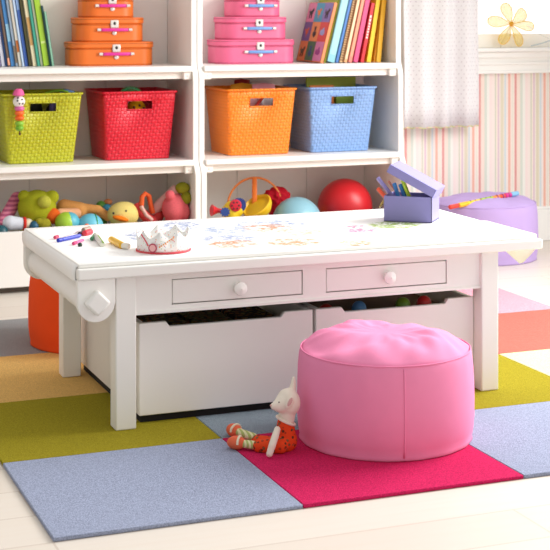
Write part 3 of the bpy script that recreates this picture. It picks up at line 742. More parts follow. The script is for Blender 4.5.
bm = B(); ell(bm, p + V((.012, 0, .002)), r * .93, u=32, v=18); obj('aqua_half', bm, plain('5cb8cc', .4), o)
o, p, r = ball('toy_ball', 90, 227, 2.525, 13.5, plain('6cc4dc', .4), 'light blue ball with orange dot in the left toy bin', LT)
bm = B(); d = (V((CX, CY, CZ)) - p).normalized(); ell(bm, p + d * r * .93 + V((-.012, 0, .004)), (.009, .009, .009)); obj('dot', bm, plain('ee6a2a', .4), o)
bm = B(); tube(bm, [p + Matrix.Rotation(t, 3, 'X') @ V((.35 * r, 0, .945 * r)) for t in [2 * PI * k / 32 for k in range(32)]], .0022, 8, True); obj('green_band', bm, plain('3c9a4c', .4), o)
c = A(104, 206, 2.68); T = thing('rattle_toy', 'small green blue and orange toy behind the yellow duck', 'toy', (c.x, c.y, BINZ), LT)
bm = B(); ell(bm, A(101, 206, 2.68), 5.2 * PX); capsule(bm, A(101, 206, 2.68), V((c.x, 2.7, BINZ + .02)), .018); obj('green_ball', bm, plain('5a9a3c', .5), T)
bm = B(); ell(bm, A(107, 209, 2.66), 5 * PX); obj('blue_ball', bm, plain('3f9cc0', .5), T)
bm = B(); ell(bm, A(108, 202, 2.69), (4.5 * PX, 4 * PX, 3.2 * PX)); obj('orange_ball', bm, plain('e8905c', .5), T)
# duck
c = A(123.5, 214, 2.57); T = thing('plush_duck', 'pale yellow plush duck with orange beak in the left toy bin', 'plush toy', (c.x, c.y, BINZ), LT)
bm = B(); ell(bm, c, (16.5 * PX, 14 * PX, 12.5 * PX)); ell(bm, V((c.x + .01, c.y + .02, BINZ + .04)), (.06, .05, .04)); obj('body', bm, plush('f2dc84', .1), T, mods=REM())
bm = B(); ell(bm, A(120.5, 218.5, 2.57 - 13 * PX), (8.5 * PX, 5 * PX, 2.6 * PX), Matrix.Rotation(.28, 3, 'Y')); obj('beak', bm, fabric('f0801e'), T)
bm = B()
for u in (113.5, 126): ell(bm, A(u, 213.2 if u < 120 else 211, 2.57 - 12.5 * PX), 1.1 * PX)
obj('eye', bm, plain('2a1c10', .3), T)
# red and pink strap toy
c = A(150, 210, 2.6); T = thing('plush_flamingo', 'red and orange plush with looped legs leaning in the left toy bin', 'plush toy', (c.x, c.y, BINZ), LT)
bm = B(); tube(bm, [A(137, 203, 2.56), A(141, 212, 2.55), A(148, 219, 2.55), A(156, 221, 2.56)], [4.5 * PX, 5 * PX, 5 * PX, 4 * PX], 14); ell(bm, V((c.x, 2.62, BINZ + .03)), (.05, .04, .03)); ell(bm, A(157, 216, 2.58), 7 * PX); obj('body', bm, plush('d84848'), T, mods=REM(.003))
bm = B(); tube(bm, [A(141.5, 206, 2.54), A(142, 197, 2.55), A(145, 193.5, 2.56), A(149, 196, 2.56), A(150.5, 204, 2.56), A(153, 213, 2.56)], 2.5 * PX, 12); obj('looped_leg', bm, plush('ee6a3c'), T)
bm = B(); tube(bm, [A(141, 206, 2.535), A(146, 215, 2.535), A(152, 220, 2.54)], 2 * PX, 12); obj('wing', bm, plush('ecc0b4', .1), T)
# pink frog-footed plush
c = A(175, 208, 2.535); T = thing('plush_hippo', 'fuzzy pink plush with two olive green feet in the left toy bin', 'plush toy', (c.x, c.y, BINZ), LT)
bm = B(); ell(bm, c, (13.5 * PX, .045, 15 * PX)); ell(bm, A(170, 195, 2.51), 5 * PX); ell(bm, A(184, 212, 2.515), (6 * PX, .02, 9 * PX)); ell(bm, V((c.x, c.y, BINZ + .04)), (.05, .05, .04)); obj('body', bm, plush('ee7078'), T, mods=REM())
bm = B(); capsule(bm, A(153, 211, 2.58), A(175, 191, 2.545), 5.5 * PX, 6 * PX); obj('leg', bm, plush('e3b0ac', .1), T)
bm = B(); ell(bm, A(182.5, 188, 2.525), (7.5 * PX, .024, 6 * PX)); obj('foot', bm, plush('96962a'), T)
bm = B(); ell(bm, A(186, 198, 2.515), (5.5 * PX, .02, 6.5 * PX)); obj('foot', bm, plush('96962a'), T)

# ------------------------------------------------------------------ toys in the right bottom compartment
PR = mpp(A(280, 205)); BINZ = .1
c = A(231, 209, 2.56); T = thing('toy_camera', 'yellow wheeled toy with red horn and blue gear in the right toy bin', 'toy', (c.x, c.y, BINZ), RT)
d = (A(215, 208, 2.56) - c).normalized(); 
bm = B(); lathe(bm, [(0, 0), (.008, 0), (.009, .02), (.016, .034), (.022, .044), (.02, .046), (0, .036)], A(223, 211, 2.56), d.to_track_quat('Z', 'Y').to_matrix(), 24); obj('horn', bm, plain('d42a34', .35), T)
bm = B(); ell(bm, c + V((.004, 0, -.008)), (10 * PR, .028, 8.5 * PR)); capsule(bm, A(226, 211, 2.56), A(238, 212, 2.56), 5 * PR); capsule(bm, V((c.x, c.y, BINZ + .03)), c, .03); obj('body', bm, plain('f0cc28', .35), T, mods=REM(.003))
f = V((-.3, -.95, .1)).normalized().to_track_quat('Z', 'Y').to_matrix()
bm = B(); lathe(bm, [(0, .008), (4 * PR, .008), (5.6 * PR, .006), (6 * PR, 0), (0, 0)], A(235.5, 205.5, 2.532), f, 28); wl = obj('wheel', bm, plain('d2243a', .35), T)
bm = B()
for k in range(6): ell(bm, A(235.5, 205.5, 2.532) + f @ V((3.4 * PR * math.cos(k * PI / 3), 3.4 * PR * math.sin(k * PI / 3), .008)), (.0035, .002, .0035))
obj('hole', bm, plain('241418', .5), wl)
bm = B(); lathe(bm, [(0, .012), (7 * PR, .012), (7 * PR, 0), (0, 0)], A(239, 205, 2.57), f, 28); obj('rear_wheel', bm, plain('28408c', .35), T)
bm = B(); prism(bm, [((5.2 if k % 2 else 3.8) * PR * math.cos(2 * PI * k / 20), (5.2 if k % 2 else 3.8) * PR * math.sin(2 * PI * k / 20)) for k in range(20)], .008, Matrix.Translation(A(225, 212, 2.535)) @ f.to_4x4()); obj('gear', bm, plain('2c4c94', .4), T)
# hoop
cc = A(255, 207, 2.63); RW = 29 * PR; RHh = 29 * PR
T = thing('toy_hoop', 'thin orange hoop with a strap standing in the right toy bin', 'toy', (cc.x, cc.y, BINZ), RT)
bm = B(); tube(bm, [(cc.x + RW * math.cos(t), cc.y + .01 * math.sin(t), max(BINZ + .004, cc.z + RHh * math.sin(t))) for t in [2 * PI * k / 56 for k in range(56)]], .0042, 10, True); obj('ring', bm, plain('f08a3a', .4), T)
p0, p1 = A(254.5, 178, 2.622), A(254.5, 206, 2.60); bm = B(); tube(bm, [p0, p1, V((p1.x, p1.y, BINZ + .01))], .0095, 10, flat=(1, .3)); obj('strap', bm, plain('f07c22', .5), T)
# yellow dish
c = A(257, 206, 2.57); ax = V((-.55, -.62, .56)).normalized().to_track_quat('Z', 'Y').to_matrix()
bm = B(); lathe(bm, [(0, .0), (.03, .0), (.05, -.004), (.052, .004), (.056, .008), (.06, .004), (.058, -.01), (.045, -.03), (0, -.034)], (0, 0, 0), None, 40)
ax = (V((.926, -.377, 0)) * -.436 + V((0, 0, .774)) - V((.377, .926, 0)) * .45).to_track_quat('Z', 'Y').to_matrix()
bmesh.ops.transform(bm, matrix=Matrix.Translation(c) @ ax.to_4x4(), verts=bm.verts)
tag(obj('toy_bowl', bm, plain('f4c422', .4), origin=(c.x, c.y, BINZ)), 'yellow toy bowl tilted on its side in the right toy bin', 'toy', RT)
# red cloth
c = A(277, 197, 2.66); bm = B(); rnd = random.Random(2)
ell(bm, c, (13 * PR, .035, 10 * PR), u=40, v=24)
for v_ in bm.verts:
    k = v_.co - c; v_.co = c + k * (1 + .13 * math.sin(k.x * 190 + k.z * 120) * math.cos(k.z * 160 + 2) + .07 * math.sin(k.y * 240 + k.x * 310))
capsule(bm, c - V((0, 0, .02)), (c.x, c.y, BINZ + .03), .032)
tag(obj('crumpled_cloth', bm, fabric('c81c30', .2), origin=(c.x, c.y, BINZ)), 'crumpled red cloth behind the yellow bowl in the right toy bin', 'cloth', RT)
o, p, r = ball('toy_ball', 297, 222, 2.56, 25, plain('8ec0d0', .35), 'pale blue ball in the right toy bin', RT)
c2 = A(303, 222, 2.645); bm = B(); lathe(bm, [(.0, .0), (.06, 0), (.074, -.004), (.076, .003), (.06, .006), (0, .006)], c2, Matrix.Rotation(-PI / 2 + .25, 3, 'X'), 40); tag(obj('toy_disc', bm, plain('eccc48', .4), origin=(c2.x, c2.y, BINZ)), 'thin yellow disc behind the pale blue ball', 'toy', RT)
ball('toy_ball', 345, 206, 2.64, 27.5, plain('cf1c26', .38, .04, 40, .05, 400), 'large red ball in the right toy bin', RT)

# ------------------------------------------------------------------ lavender box with markers
P0 = at(383.8, 221.3, z=TZ); P1 = at(431.5, 223.4, z=TZ); u = (P1 - P0); Wd = u.length; u.normalize(); nrm = V((-u.y, u.x, 0))   # away from the camera
Dp, Hb = .098, .071
MB_ = Matrix(((u.x, nrm.x, 0, P0.x), (u.y, nrm.y, 0, P0.y), (0, 0, 1, TZ), (0, 0, 0, 1)))
LV = plain('8c86c0', .5, .05)
T = thing('marker_box', 'open lavender box full of markers on the table', 'box', tuple(P0))
bm = B(); t = .003
box(bm, 0, Wd, 0, Dp, .0005, t, MB_); box(bm, 0, Wd, 0, t, t, Hb, MB_); box(bm, 0, Wd, Dp - t, Dp, t, Hb, MB_); box(bm, 0, t, t, Dp - t, t, Hb, MB_); box(bm, Wd - t, Wd, t, Dp - t, t, Hb, MB_)
obj('body', bm, LV, T, bevel=.001)
ML = MB_ @ Matrix.Translation((Wd + .002, 0, Hb + .001)) @ Matrix.Rotation(math.radians(27), 4, 'Y')
bm = B(); L_ = Wd + .006; lh = .024; e = .002
box(bm, -L_, 0, -e, Dp + e, lh - t, lh, ML); box(bm, -L_, 0, -e - t, -e, 0, lh, ML); box(bm, -L_, 0, Dp + e, Dp + e + t, 0, lh, ML); box(bm, -L_ - t, -L_, -e - t, Dp + e + t, 0, lh, ML); box(bm, 0, t, -e - t, Dp + e + t, 0, lh, ML)
obj('lid', bm, LV, T, bevel=.001)
bm = B(); 
for z in (0.002, Hb): tube(bm, [MB_ @ V((Wd, -.0008, z)), MB_ @ V((Wd, Dp, z))], .001, 6)
tube(bm, [MB_ @ V((Wd + .0006, -.0006, .001)), MB_ @ V((Wd + .0006, -.0006, Hb))], .0012, 6); tube(bm, [MB_ @ V((0, -.0006, .001)), MB_ @ V((Wd, -.0006, .001))], .0012, 6)
obj('edge_trim', bm, plain('4a4458', .5), T)
rc = at(380, 204.5, x=P0.x - .002); rc = MB_ @ V((-.003, .03, .045))
bm = B(); tube(bm, [rc + (MB_.to_3x3() @ V((-.006 + .006 * math.cos(a) - .004, .009 * math.sin(a), .011 * math.cos(a)))) for a in [2 * PI * k / 24 for k in range(24)]], .0018, 8, True); obj('ring_pull', bm, plain('c8b46a', .3, metal=.7), T)
def marker(a, b, r, cb, cc, label, frac=.3, grp='markers in the lavender box', cat='marker', nib=None):
    a, b = V(a), V(b); d = (b - a); T = thing('marker_pen', label, cat, tuple(a), grp)
    m = a + d * frac
    bm = B(); rod(bm, m, b, r * .92); obj('barrel', bm, plain(cb, .35), T, bevel=r * .3)
    bm = B(); rod(bm, a, m, r); obj('cap', bm, plain(cc, .35), T, bevel=r * .35)
    return T
def inbox(x, y, z): return MB_ @ V((x, y, z))
for top, bot, cb, cc, lb in (((377.5, 177.5), (.06, .05, .006), 'f0eef2', '9a90cc', 'lavender capped marker leaning out of the box, topmost'), ((377.5, 188), (.05, .03, .006), '6ab45c', 'e8552c', 'green marker with an orange cap at the left in the box'),
                             ((394, 183), (.05, .045, .006), '2f7ac4', '3c8fd8', 'left blue marker in the lavender box'), ((400, 184), (.075, .04, .006), '2a6cb8', '3484cc', 'right blue marker in the lavender box next to the lime one'),
                             ((402.5, 180), (.09, .03, .006), 'b4d42c', 'c4e23c', 'lime green marker in the lavender box'), ((388.5, 181), (.07, .07, .006), 'e0a890', 'd88a70', 'dusty pink pencil at the back of the lavender box')):
    b_ = inbox(*bot); dep = (b_ + inbox(0, .05, 0)) / 2
    # top end on the plane through the bin's middle facing the viewer
    n_ = V((math.sin(YAW), math.cos(YAW), 0)); o_ = V((CX, CY, CZ)); q = at(*top, y=1.0); dr = (q - o_).normalized(); pp = inbox(.03, bot[1], 0)
    tt = (pp - o_).dot(n_) / dr.dot(n_); a_ = o_ + dr * tt
    marker(a_, b_, .0058 if 'pencil' not in lb else .0035, cb, cc, lb, .55)

# ------------------------------------------------------------------ crown
c = at(163.5, 250.5, z=TZ); r = 26.3 * mpp(c)
T = thing('tiara', 'white paper crown with red trim and coloured dots on the table', 'crown', (c.x, c.y, TZ))
CM = dots('f8f6f2', (('f2ab88', 1), ('eea0ac', 4), ('c4d8e0', 8), ('c8d8b4', 13)), 105, .17)
bm = B(); n = 96; lo = []; hi = []
for j in range(n):
    a = 2 * PI * j / n; ph_ = (j / n * 9 + .35) % 1; hh = .037 + .019 * (1 - abs(ph_ - .5) * 2) ** 1.4
    lo.append(bm.verts.new((c.x + r * math.cos(a), c.y + r * math.sin(a), TZ + .001))); rr = r * 1.03
    hi.append(bm.verts.new((c.x + rr * math.cos(a), c.y + rr * math.sin(a), TZ + hh)))
for j in range(n): bm.faces.new((lo[j], lo[(j + 1) % n], hi[(j + 1) % n], hi[j]))
obj('band', bm, CM, T, mods=(('SOLIDIFY', dict(thickness=.002)),), smooth=60)
bm = B(); tube(bm, [(c.x + (r + .001) * math.cos(2 * PI * j / 64), c.y + (r + .001) * math.sin(2 * PI * j / 64), TZ + .003) for j in range(64)], .0024, 8, True); obj('bottom_trim', bm, plain('d8404c', .6), T)
ang = math.radians(-112 - 17); fr = V((math.cos(ang), math.sin(ang), 0))
q = V((c.x, c.y, TZ + .016)) + fr * (r + .002); f = fr.to_track_quat('Z', 'Y').to_matrix()
bm = B(); lathe(bm, [(0, .003), (.008, .003), (.0085, .0), (0, 0)], q, f, 28); obj('medallion', bm, plain('efb2b0', .5), T)
bm = B(); tube(bm, [q + f @ V((.0095 * math.cos(2 * PI * k / 32), .0095 * math.sin(2 * PI * k / 32), .002)) for k in range(32)], .0016, 8, True); obj('medallion_ring', bm, plain('b83c58', .5), T)
bm = B(); pts = []
for k in range(8):
    a2 = ang - .2 - .33 * k / 7; z = .02 + .026 * (k / 7) ** .7; pts.append((c.x + (r * 1.02 + .0015) * math.cos(a2), c.y + (r * 1.02 + .0015) * math.sin(a2), TZ + z))
tube(bm, pts, .0014, 8); obj('red_band', bm, plain('e0485c', .5), T)
bm = B()
for k in range(8):
    a2 = ang + .25 + .5 * k / 7; ell(bm, (c.x + (r * 1.02 + .001) * math.cos(a2), c.y + (r * 1.02 + .001) * math.sin(a2), TZ + .018 + .022 * k / 7), .0019, u=10, v=6)
obj('orange_beads', bm, plain('f0a04c', .5), T)

# ------------------------------------------------------------------ pens on the table
zp = TZ + .0055
PG_ = 'felt pens lying on the table'
def tp(u, v, r=.0052): return at(u, v, z=TZ + r + .0006)
marker(tp(54.5, 237.5), tp(82, 229.5), .0045, 'f3e6ea', 'd8486a', 'red capped pen with white barrel at the back of the pens on the table', .12, PG_)
marker(tp(57.7, 240.5), tp(80, 235.5), .0052, '3848c0', '2c3cb4', 'blue felt pen lying in front of the white-barrelled one', .18, PG_)
marker(tp(79, 234), tp(86.5, 231.6), .0052, '4a2038', '2a1c48', 'dark purple pen end beside the red cap on the table', .4, PG_)
T = thing('pen_cap', 'thick red marker cap lying at the end of the pens on the table', 'cap', tuple(tp(86, 233)))
bm = B(); tube(bm, [tp(84, 233.5, .007), tp(91, 231.5, .007)], .0078, 16); obj('body', bm, plain('dc3042', .4), T, bevel=.003)
bm = B(); tube(bm, [tp(83, 230.2, .009), tp(90, 228.6, .009)], .0066, 14); obj('collar', bm, plain('a89080', .4), T, bevel=.002)
marker(tp(73, 243.6), tp(83, 240), .0042, 'e070a8', 'd83878', 'short pink crayon lying in front of the blue pen', .3, PG_)
bm = B(); q = tp(80, 244.8, .0045); ell(bm, q, .0058); tag(obj('black_bead', bm, plain('16301f', .4), origin=(q.x, q.y, TZ)), 'small black-green bead beside the pink crayon on the table', 'bead')
T = thing('marker_pen', 'white marker with green cap lying crosswise on the table', 'marker', tuple(tp(95, 236)), PG_)
bm = B(); tube(bm, [tp(96, 236, .007), tp(102.5, 244, .007)], .0075, 16); obj('barrel', bm, plain('eceade', .4), T, bevel=.002)
bm = B(); tube(bm, [tp(95.4, 234.4, .009), tp(91.5, 239, .005)], .0046, 12); obj('cap', bm, plain('3f8a5c', .4), T, bevel=.002)
bm = B(); tube(bm, [tp(98, 235.6, .013), tp(103.2, 242.6, .013)], .0022, 8); obj('clip', bm, plain('8cb84c', .4), T)
T = thing('marker_pen', 'yellow marker with clear cap lying in front of the crown', 'marker', tuple(tp(112, 239)), PG_)
bm = B(); tube(bm, [tp(111, 239.4, .008), tp(122.5, 245.6, .008)], .0085, 18); obj('barrel', bm, plain('f2ba22', .35), T, bevel=.003)
bm = B(); tube(bm, [tp(122.5, 245.6, .008), tp(129, 246.4, .008)], .0075, 18); obj('cap', bm, plain('efe8da', .2), T, bevel=.003)

# ------------------------------------------------------------------ recorder on the lavender pouf
zt = FL + .268 * .985 + .008
a, b = at(449.5, 207.3, z=.221), at(518, 193.2, z=.247)
T = thing('toy_flute', 'multicoloured toy flute lying on the lavender pouf', 'flute', tuple(a))
segs = [(0, .13, 'e8402c', .0085), (.13, .25, 'f4b82a', .0095), (.25, .44, 'f0cc30', .009), (.44, .62, 'a8cc34', .0095), (.62, .72, 'ee8a34', .0095), (.72, .8, 'e2542e', .009), (.8, .89, 'd63088', .0105), (.89, 1, '86bcdc', .0098)]
for s0, s1, c, r_ in segs:
    bm = B(); rod(bm, a.lerp(b, s0), a.lerp(b, s1 - .004), r_); obj('segment', bm, plain(c, .35), T, bevel=.002)
bm = B()
for s_ in (.3, .37, .45, .52, .59): ell(bm, a.lerp(b, s_) + V((-.003, -.005, .0075)), .0028, u=10, v=6)
obj('finger_holes', bm, plain('5a3018', .5), T)
bm = B()
for s_ in (.68, .76, .845): tube(bm, [a.lerp(b, s_ - .006), a.lerp(b, s_ + .006)], .0112, 14)
obj('ring', bm, plain('8a3c7c', .4), T)

# ------------------------------------------------------------------ doll leaning on the pink pouf
def F(u, v, y): return at(u, v, y=y)
c0 = F(284, 450, .355); T = thing('plush_doll', 'small white mouse doll in an orange flowered dress sitting against the pink pouf', 'plush toy', (c0.x, c0.y, 0))
sd = mpp(c0); SK = plain('f0e4d4', .95, .06, 60, .3, 600, .1)
hc = F(288.5, 402, .357)
bm = B(); ell(bm, hc, (12 * sd, 12 * sd, 14 * sd), Matrix.Rotation(-.25, 3, 'Y'))
tube(bm, [F(288, 401.5, .356), F(281, 404.5, .351), F(276.5, 406, .349), F(273.6, 406, .348)], [11.5 * sd, 9 * sd, 6 * sd, 3.8 * sd], 20); ell(bm, F(274.2, 406, .348), 3.8 * sd)
capsule(bm, F(287.5, 409, .358), F(286.5, 420, .36), 9 * sd, 8 * sd)
tube(bm, [F(292, 391, .36), F(293.2, 384, .36), F(293.6, 378, .36)], [3.6 * sd, 2.9 * sd, 1.9 * sd], 12); ell(bm, F(293.6, 378, .36), 1.9 * sd)
obj('head', bm, SK, T, mods=REM(.0022, 5))
bm = B(); ell(bm, F(289.5, 402.5, .355 - 11 * sd), (4.2 * sd, 2 * sd, 6.6 * sd), Matrix.Rotation(.5, 3, 'Y')); obj('ear', bm, SK, T)
bm = B(); ell(bm, F(290, 402, .355 - 12.8 * sd), (2 * sd, .8 * sd, 4.6 * sd), Matrix.Rotation(.5, 3, 'Y')); obj('inner_ear', bm, plain('d4a8a4', .9), T)
bm = B(); ell(bm, F(279, 402.3, .35 - 8.2 * sd), .8 * sd, u=12, v=8); obj('eye', bm, plain('7a6a60', .4), T)
bm = B(); ell(bm, F(270.8, 405.5, .347), (1 * sd, 1.3 * sd, 1 * sd), u=12, v=8); obj('nose', bm, plain('d8a8a0', .6), T)
DR = dots('e6491f', (('5a3420', 2), ('a83a22', 7), ('7a5a3a', 11)), 75, .24)
bm = B(); ell(bm, F(286, 441, .36), (11.5 * sd, 11 * sd, 11.5 * sd)); capsule(bm, F(285.5, 423, .36), F(286, 440, .36), 8.6 * sd, 10.8 * sd); 
capsule(bm, F(279, 444.5, .352), F(257, 441, .40), 7.5 * sd, 6 * sd); capsule(bm, F(281, 446, .34), F(259, 446, .37), 7.5 * sd, 6.5 * sd); ell(bm, (F(286, 444, .36).x, .36, 10.5 * sd), (11.5 * sd, 11 * sd, 10.5 * sd))
obj('dress', bm, DR, T, mods=REM(.0025, 4))
bm = B(); n_ = 24; pc = F(285.8, 420.5, .36); tube(bm, [pc + V((8.8 * sd * math.cos(2 * PI * k / n_), 8.8 * sd * math.sin(2 * PI * k / n_), 0.8 * sd * math.sin(2 * PI * k / n_) - 4.2 * sd * math.cos(2 * PI * k / n_))) for k in range(n_)], 1.5 * sd, 10, True); obj('collar', bm, SK, T)
bm = B(); tube(bm, [F(277.5, 429, .345), F(275, 437, .328), F(272, 446, .318), F(269.5, 454, .315)], [3.2 * sd, 3.7 * sd, 3.7 * sd, 3.3 * sd], 16); ell(bm, F(277.3, 429.5, .345), 3.3 * sd); ell(bm, F(269.5, 454, .315), 3.3 * sd); obj('arm', bm, SK, T, mods=REM(.002, 3))
SKN = stripes('e6e2b4', 'b2bd70', 800, 0)
for (lx, ly, lyy, fx, fy, fyy) in ((257, 446, .375, 236.5, 447, .405), (254, 437.5, .43, 234, 434, .5)):
    a = F(lx, ly, lyy); b = F(fx, fy, fyy); a.z = max(a.z, .012); b.z = .0145
    bm = B(); capsule(bm, a, a.lerp(b, .75), 4.3 * sd, 4 * sd); obj('leg', bm, SKN, T)
    d = (b - a).normalized()
    bm = B(); ell(bm, b, (10 * sd, 6.8 * sd, 6.8 * sd), Matrix.Rotation(math.atan2(d.y, d.x), 3, 'Z')); s_ = obj('shoe', bm, plain('ea6a44', .8, .06, 60, .2, 500), T)
    bm = B(); pc = b - d * 3.2 * sd; sv = V((-d.y, d.x, 0))
    tube(bm, [pc + sv * 6.6 * sd * math.cos(t_) + V((0, 0, 6.6 * sd * math.sin(t_))) for t_ in [PI * k / 12 for k in range(13)]], 1.3 * sd, 8); obj('shoe_strap', bm, plain('efe6c8', .8), s_)

# ------------------------------------------------------------------ curtain
def curtain_mat():
    M = N('dotted_voile'); X = M.xyz(); k = .0165
    u_ = M.math('DIVIDE', X[0], k); w_ = M.math('DIVIDE', X[2], k)
    row = M.math('FLOOR', w_); u2 = M.math('ADD', u_, M.math('MULTIPLY', M.math('MODULO', row, 2), .5))
    du = M.math('SUBTRACT', M.math('FRACT', u2), .5); dw = M.math('SUBTRACT', M.math('FRACT', w_), .5)
    d = M.math('SQRT', M.math('ADD', M.math('MULTIPLY', du, du), M.math('MULTIPLY', dw, dw)))
    col = M.mix(M.math('LESS_THAN', d, .115), lin('f3f1f2'), lin('ccc4c8'))
    M.base(col); M.b.inputs['Roughness'].default_value = .9
    tr = M.n('ShaderNodeBsdfTranslucent'); M.l(col, tr.inputs[0])
    mx = M.n('ShaderNodeMixShader', i_0=.22); M.l(M.b.outputs[0], mx.inputs[1]); M.l(tr.outputs[0], mx.inputs[2]); M.l(mx.outputs[0], M.out.inputs[0])
    return M.m
CY_ = 2.74; CW = .342
def cur(x): 
    t = (x - 2.045) / CW
    return CY_ + .016 * math.sin(t * 21) + .01 * math.sin(t * 9 + 1)
T = thing('curtain', 'white dotted curtain with scalloped hem hanging by the window', 'curtain', (2.23, CY_, .49))
bm = B(); nx, nz = 90, 16; rows = []
for k in range(nz + 1):
    row = []
    for i in range(nx + 1):
        x = 2.045 + CW * i / nx; z = .495 + (2.05 - .495) * k / nz
        if k == 0: z += .004 * abs(math.sin((x - 2.045) * 80))
        row.append(bm.verts.new((x, cur(x) + .004 * math.sin(k * .8 + x * 20), z)))
    rows.append(row)
for P_, C_ in zip(rows, rows[1:]):
    for j in range(nx): bm.faces.new((P_[j], P_[j + 1], C_[j + 1], C_[j]))
obj('cloth', bm, curtain_mat(), T, mods=(('SOLIDIFY', dict(thickness=.0012)),), smooth=180)
hm = N('hem_stitch'); X = hm.xyz(); r_ = hm.n('ShaderNodeValToRGB'); hm.l(hm.math('FRACT', hm.math('MULTIPLY', X[0], 26)), r_.inputs[0]); r_.color_ramp.interpolation = 'CONSTANT'
r_.color_ramp.elements[0].color = lin('c0bf8a'); r_.color_ramp.elements[1].position = .45; r_.color_ramp.elements[1].color = lin('d8b0a8'); q = r_.color_ramp.elements.new(.7); q.color = lin('d8cf98'); hm.base(r_.outputs[0])
bm = B(); tube(bm, [(2.045 + CW * i / 120, cur(2.045 + CW * i / 120) + .004 * math.sin((2.045 + CW * i / 120) * 20), .494 + .004 * abs(math.sin(CW * i / 120 * 80))) for i in range(121)], .0028, 8); obj('hem_trim', bm, hm.m, T)
bm = B(); tube(bm, [(1.98, CY_, 2.05), (3.6, CY_, 2.05)], .01, 12); T = tag(obj('curtain_rod', bm, WHITE, origin=(2.8, CY_, 2.05)), 'white rod above the window carrying the dotted curtain', 'curtain rod')
for x in (2.0, 3.58):
    bm = B(); rod(bm, (x, CY_, 2.05), (x, YW, 2.05), .007); obj('bracket', bm, WHITE, T)

# ------------------------------------------------------------------ wire flower hanging in the window
FY = 2.79
def W(u, v): return at(u, v, y=FY)
T = thing('wire_flower', 'yellow wire flower hanging in front of the window', 'ornament', tuple(W(511.5, 46)))
pm = N('petal_film'); pm.base(lin('f7dc7c')); pm.b.inputs['Roughness'].default_value = .6
tr = pm.n('ShaderNodeBsdfTranslucent'); tr.inputs[0].default_value = lin('fae68e'); tp_ = pm.n('ShaderNodeBsdfTransparent'); m1 = pm.n('ShaderNodeMixShader', i_0=.5); m2 = pm.n('ShaderNodeMixShader', i_0=.55)
pm.l(pm.b.outputs[0], m1.inputs[1]); pm.l(tr.outputs[0], m1.inputs[2]); pm.l(m1.outputs[0], m2.inputs[1]); pm.l(tp_.outputs[0], m2.inputs[2]); pm.l(m2.outputs[0], pm.out.inputs[0])
wire = plain('efc02c', .35, .05)
cen = W(511.5, 24)
for (tu, tv, wd) in ((503, 3.5, 5.6), (487.5, 20.5, 5.2), (500, 43.5, 5.2), (520.5, 46, 4.4), (525, 10.5, 6), (534, 27, 4.6)):
    tipp = W(tu, tv); ax = tipp - cen; L = ax.length; ax.normalize(); sd_ = ax.cross(V((0, 1, 0))).normalized(); ww = wd * 1.35 * mpp(cen)
    pts = []
    for k in range(33):
        t = 2 * PI * k / 32; s = (1 - math.cos(t)) / 2; pts.append(cen + ax * L * (.08 + .92 * s) + sd_ * ww * math.sin(t) * (.35 + .75 * s) + V((0, -.008 * math.sin(PI * s), 0)))
    bm = B(); tube(bm, pts[:-1], .0014, 6, True); pt = obj('petal', bm, wire, T)
    bm = B(); bm.faces.new([bm.verts.new(p_) for p_ in pts[:-1]]); obj('film', bm, pm.m, pt, mods=(('SOLIDIFY', dict(thickness=.0004)),))
bm = B(); ell(bm, cen, (.011, .007, .011)); ell(bm, cen + V((.002, -.006, .001)), .006); obj('centre', bm, plain('e8a820', .4), T)
bm = B(); tube(bm, [cen, W(497, 14), W(496, 0), V((W(496, 0).x, FY, 1.99))], .0008, 6); tube(bm, [V((W(496, 0).x, FY, 1.99)), V((W(496, 0).x, YW + .02, 1.99))], .0008, 6); tube(bm, [cen, W(501, 44), W(500.5, 48)], .0011, 6); obj('string', bm, plain('a89a6c', .5), T)
FY = 2.785
T = thing('wire_leaf', 'grey-blue wire stem leaning on the window sill at the right edge', 'ornament', tuple(W(531, 46)))
bm = B(); tube(bm, [W(531, 46), W(541, 43.5), W(552, 40), W(566, 34)], .0022, 8); obj('stem', bm, plain('b9c4c8', .5), T)
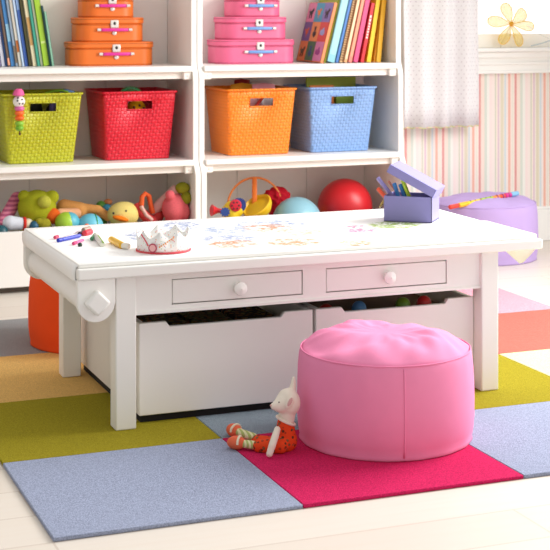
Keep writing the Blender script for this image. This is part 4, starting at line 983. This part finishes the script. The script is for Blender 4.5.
bm = B(); tube(bm, [W(541, 13.5), W(546, 18), W(552, 24), W(566, 34)], .0016, 8); obj('twig', bm, plain('c0c6c8', .5), T)
bm = B(); tube(bm, [W(527, 25), W(534, 30), W(541, 35), W(552, 40)], .0008, 8); obj('tendril', bm, plain('d8d8cc', .5), T)

# ------------------------------------------------------------------ light
w = bpy.data.worlds.new('sky'); S.world = w; w.use_nodes = True; nt = w.node_tree
bg = nt.nodes['Background']; bg.inputs[0].default_value = (1, .99, .975, 1)
# bright sky beyond the window wall, a room assumed lighter on the right and dimmer to the left
tc = nt.nodes.new('ShaderNodeTexCoord'); sp_ = nt.nodes.new('ShaderNodeSeparateXYZ'); nt.links.new(tc.outputs['Generated'], sp_.inputs[0])
mr = nt.nodes.new('ShaderNodeMapRange'); mr.interpolation_type = 'SMOOTHSTEP'; nt.links.new(sp_.outputs[1], mr.inputs[0])
for i_, v_ in ((1, .15), (2, .6), (3, 0), (4, .75)): mr.inputs[i_].default_value = v_
mr2 = nt.nodes.new('ShaderNodeMapRange'); nt.links.new(sp_.outputs[0], mr2.inputs[0])
for i_, v_ in ((1, -1), (2, .8), (3, .42), (4, 1.08)): mr2.inputs[i_].default_value = v_
ad = nt.nodes.new('ShaderNodeMath'); nt.links.new(mr.outputs[0], ad.inputs[0]); nt.links.new(mr2.outputs[0], ad.inputs[1]); nt.links.new(ad.outputs[0], bg.inputs[1])
def area(name, loc, aim, size, energy, col):
    d = bpy.data.lights.new(name, 'AREA'); d.shape = 'RECTANGLE'; d.size, d.size_y = size; d.energy = energy; d.color = col
    o = bpy.data.objects.new(name, d); COL.objects.link(o); o.location = loc
    o.rotation_euler = (V(aim) - V(loc)).to_track_quat('-Z', 'Y').to_euler(); return o
area('assumed_right_light', (2.75, .75, 1.5), (.8, .2, .05), (1.5, 1.4), 104, (1, .99, .975))  # area lamp added for assumed daylight from the right; no window built there

vs = S.view_settings; vs.view_transform = 'Standard'; vs.look = 'None'; vs.gamma = 1; vs.exposure = 0; vs.use_curve_mapping = False
try: S.cycles.use_denoising = True
except Exception: pass
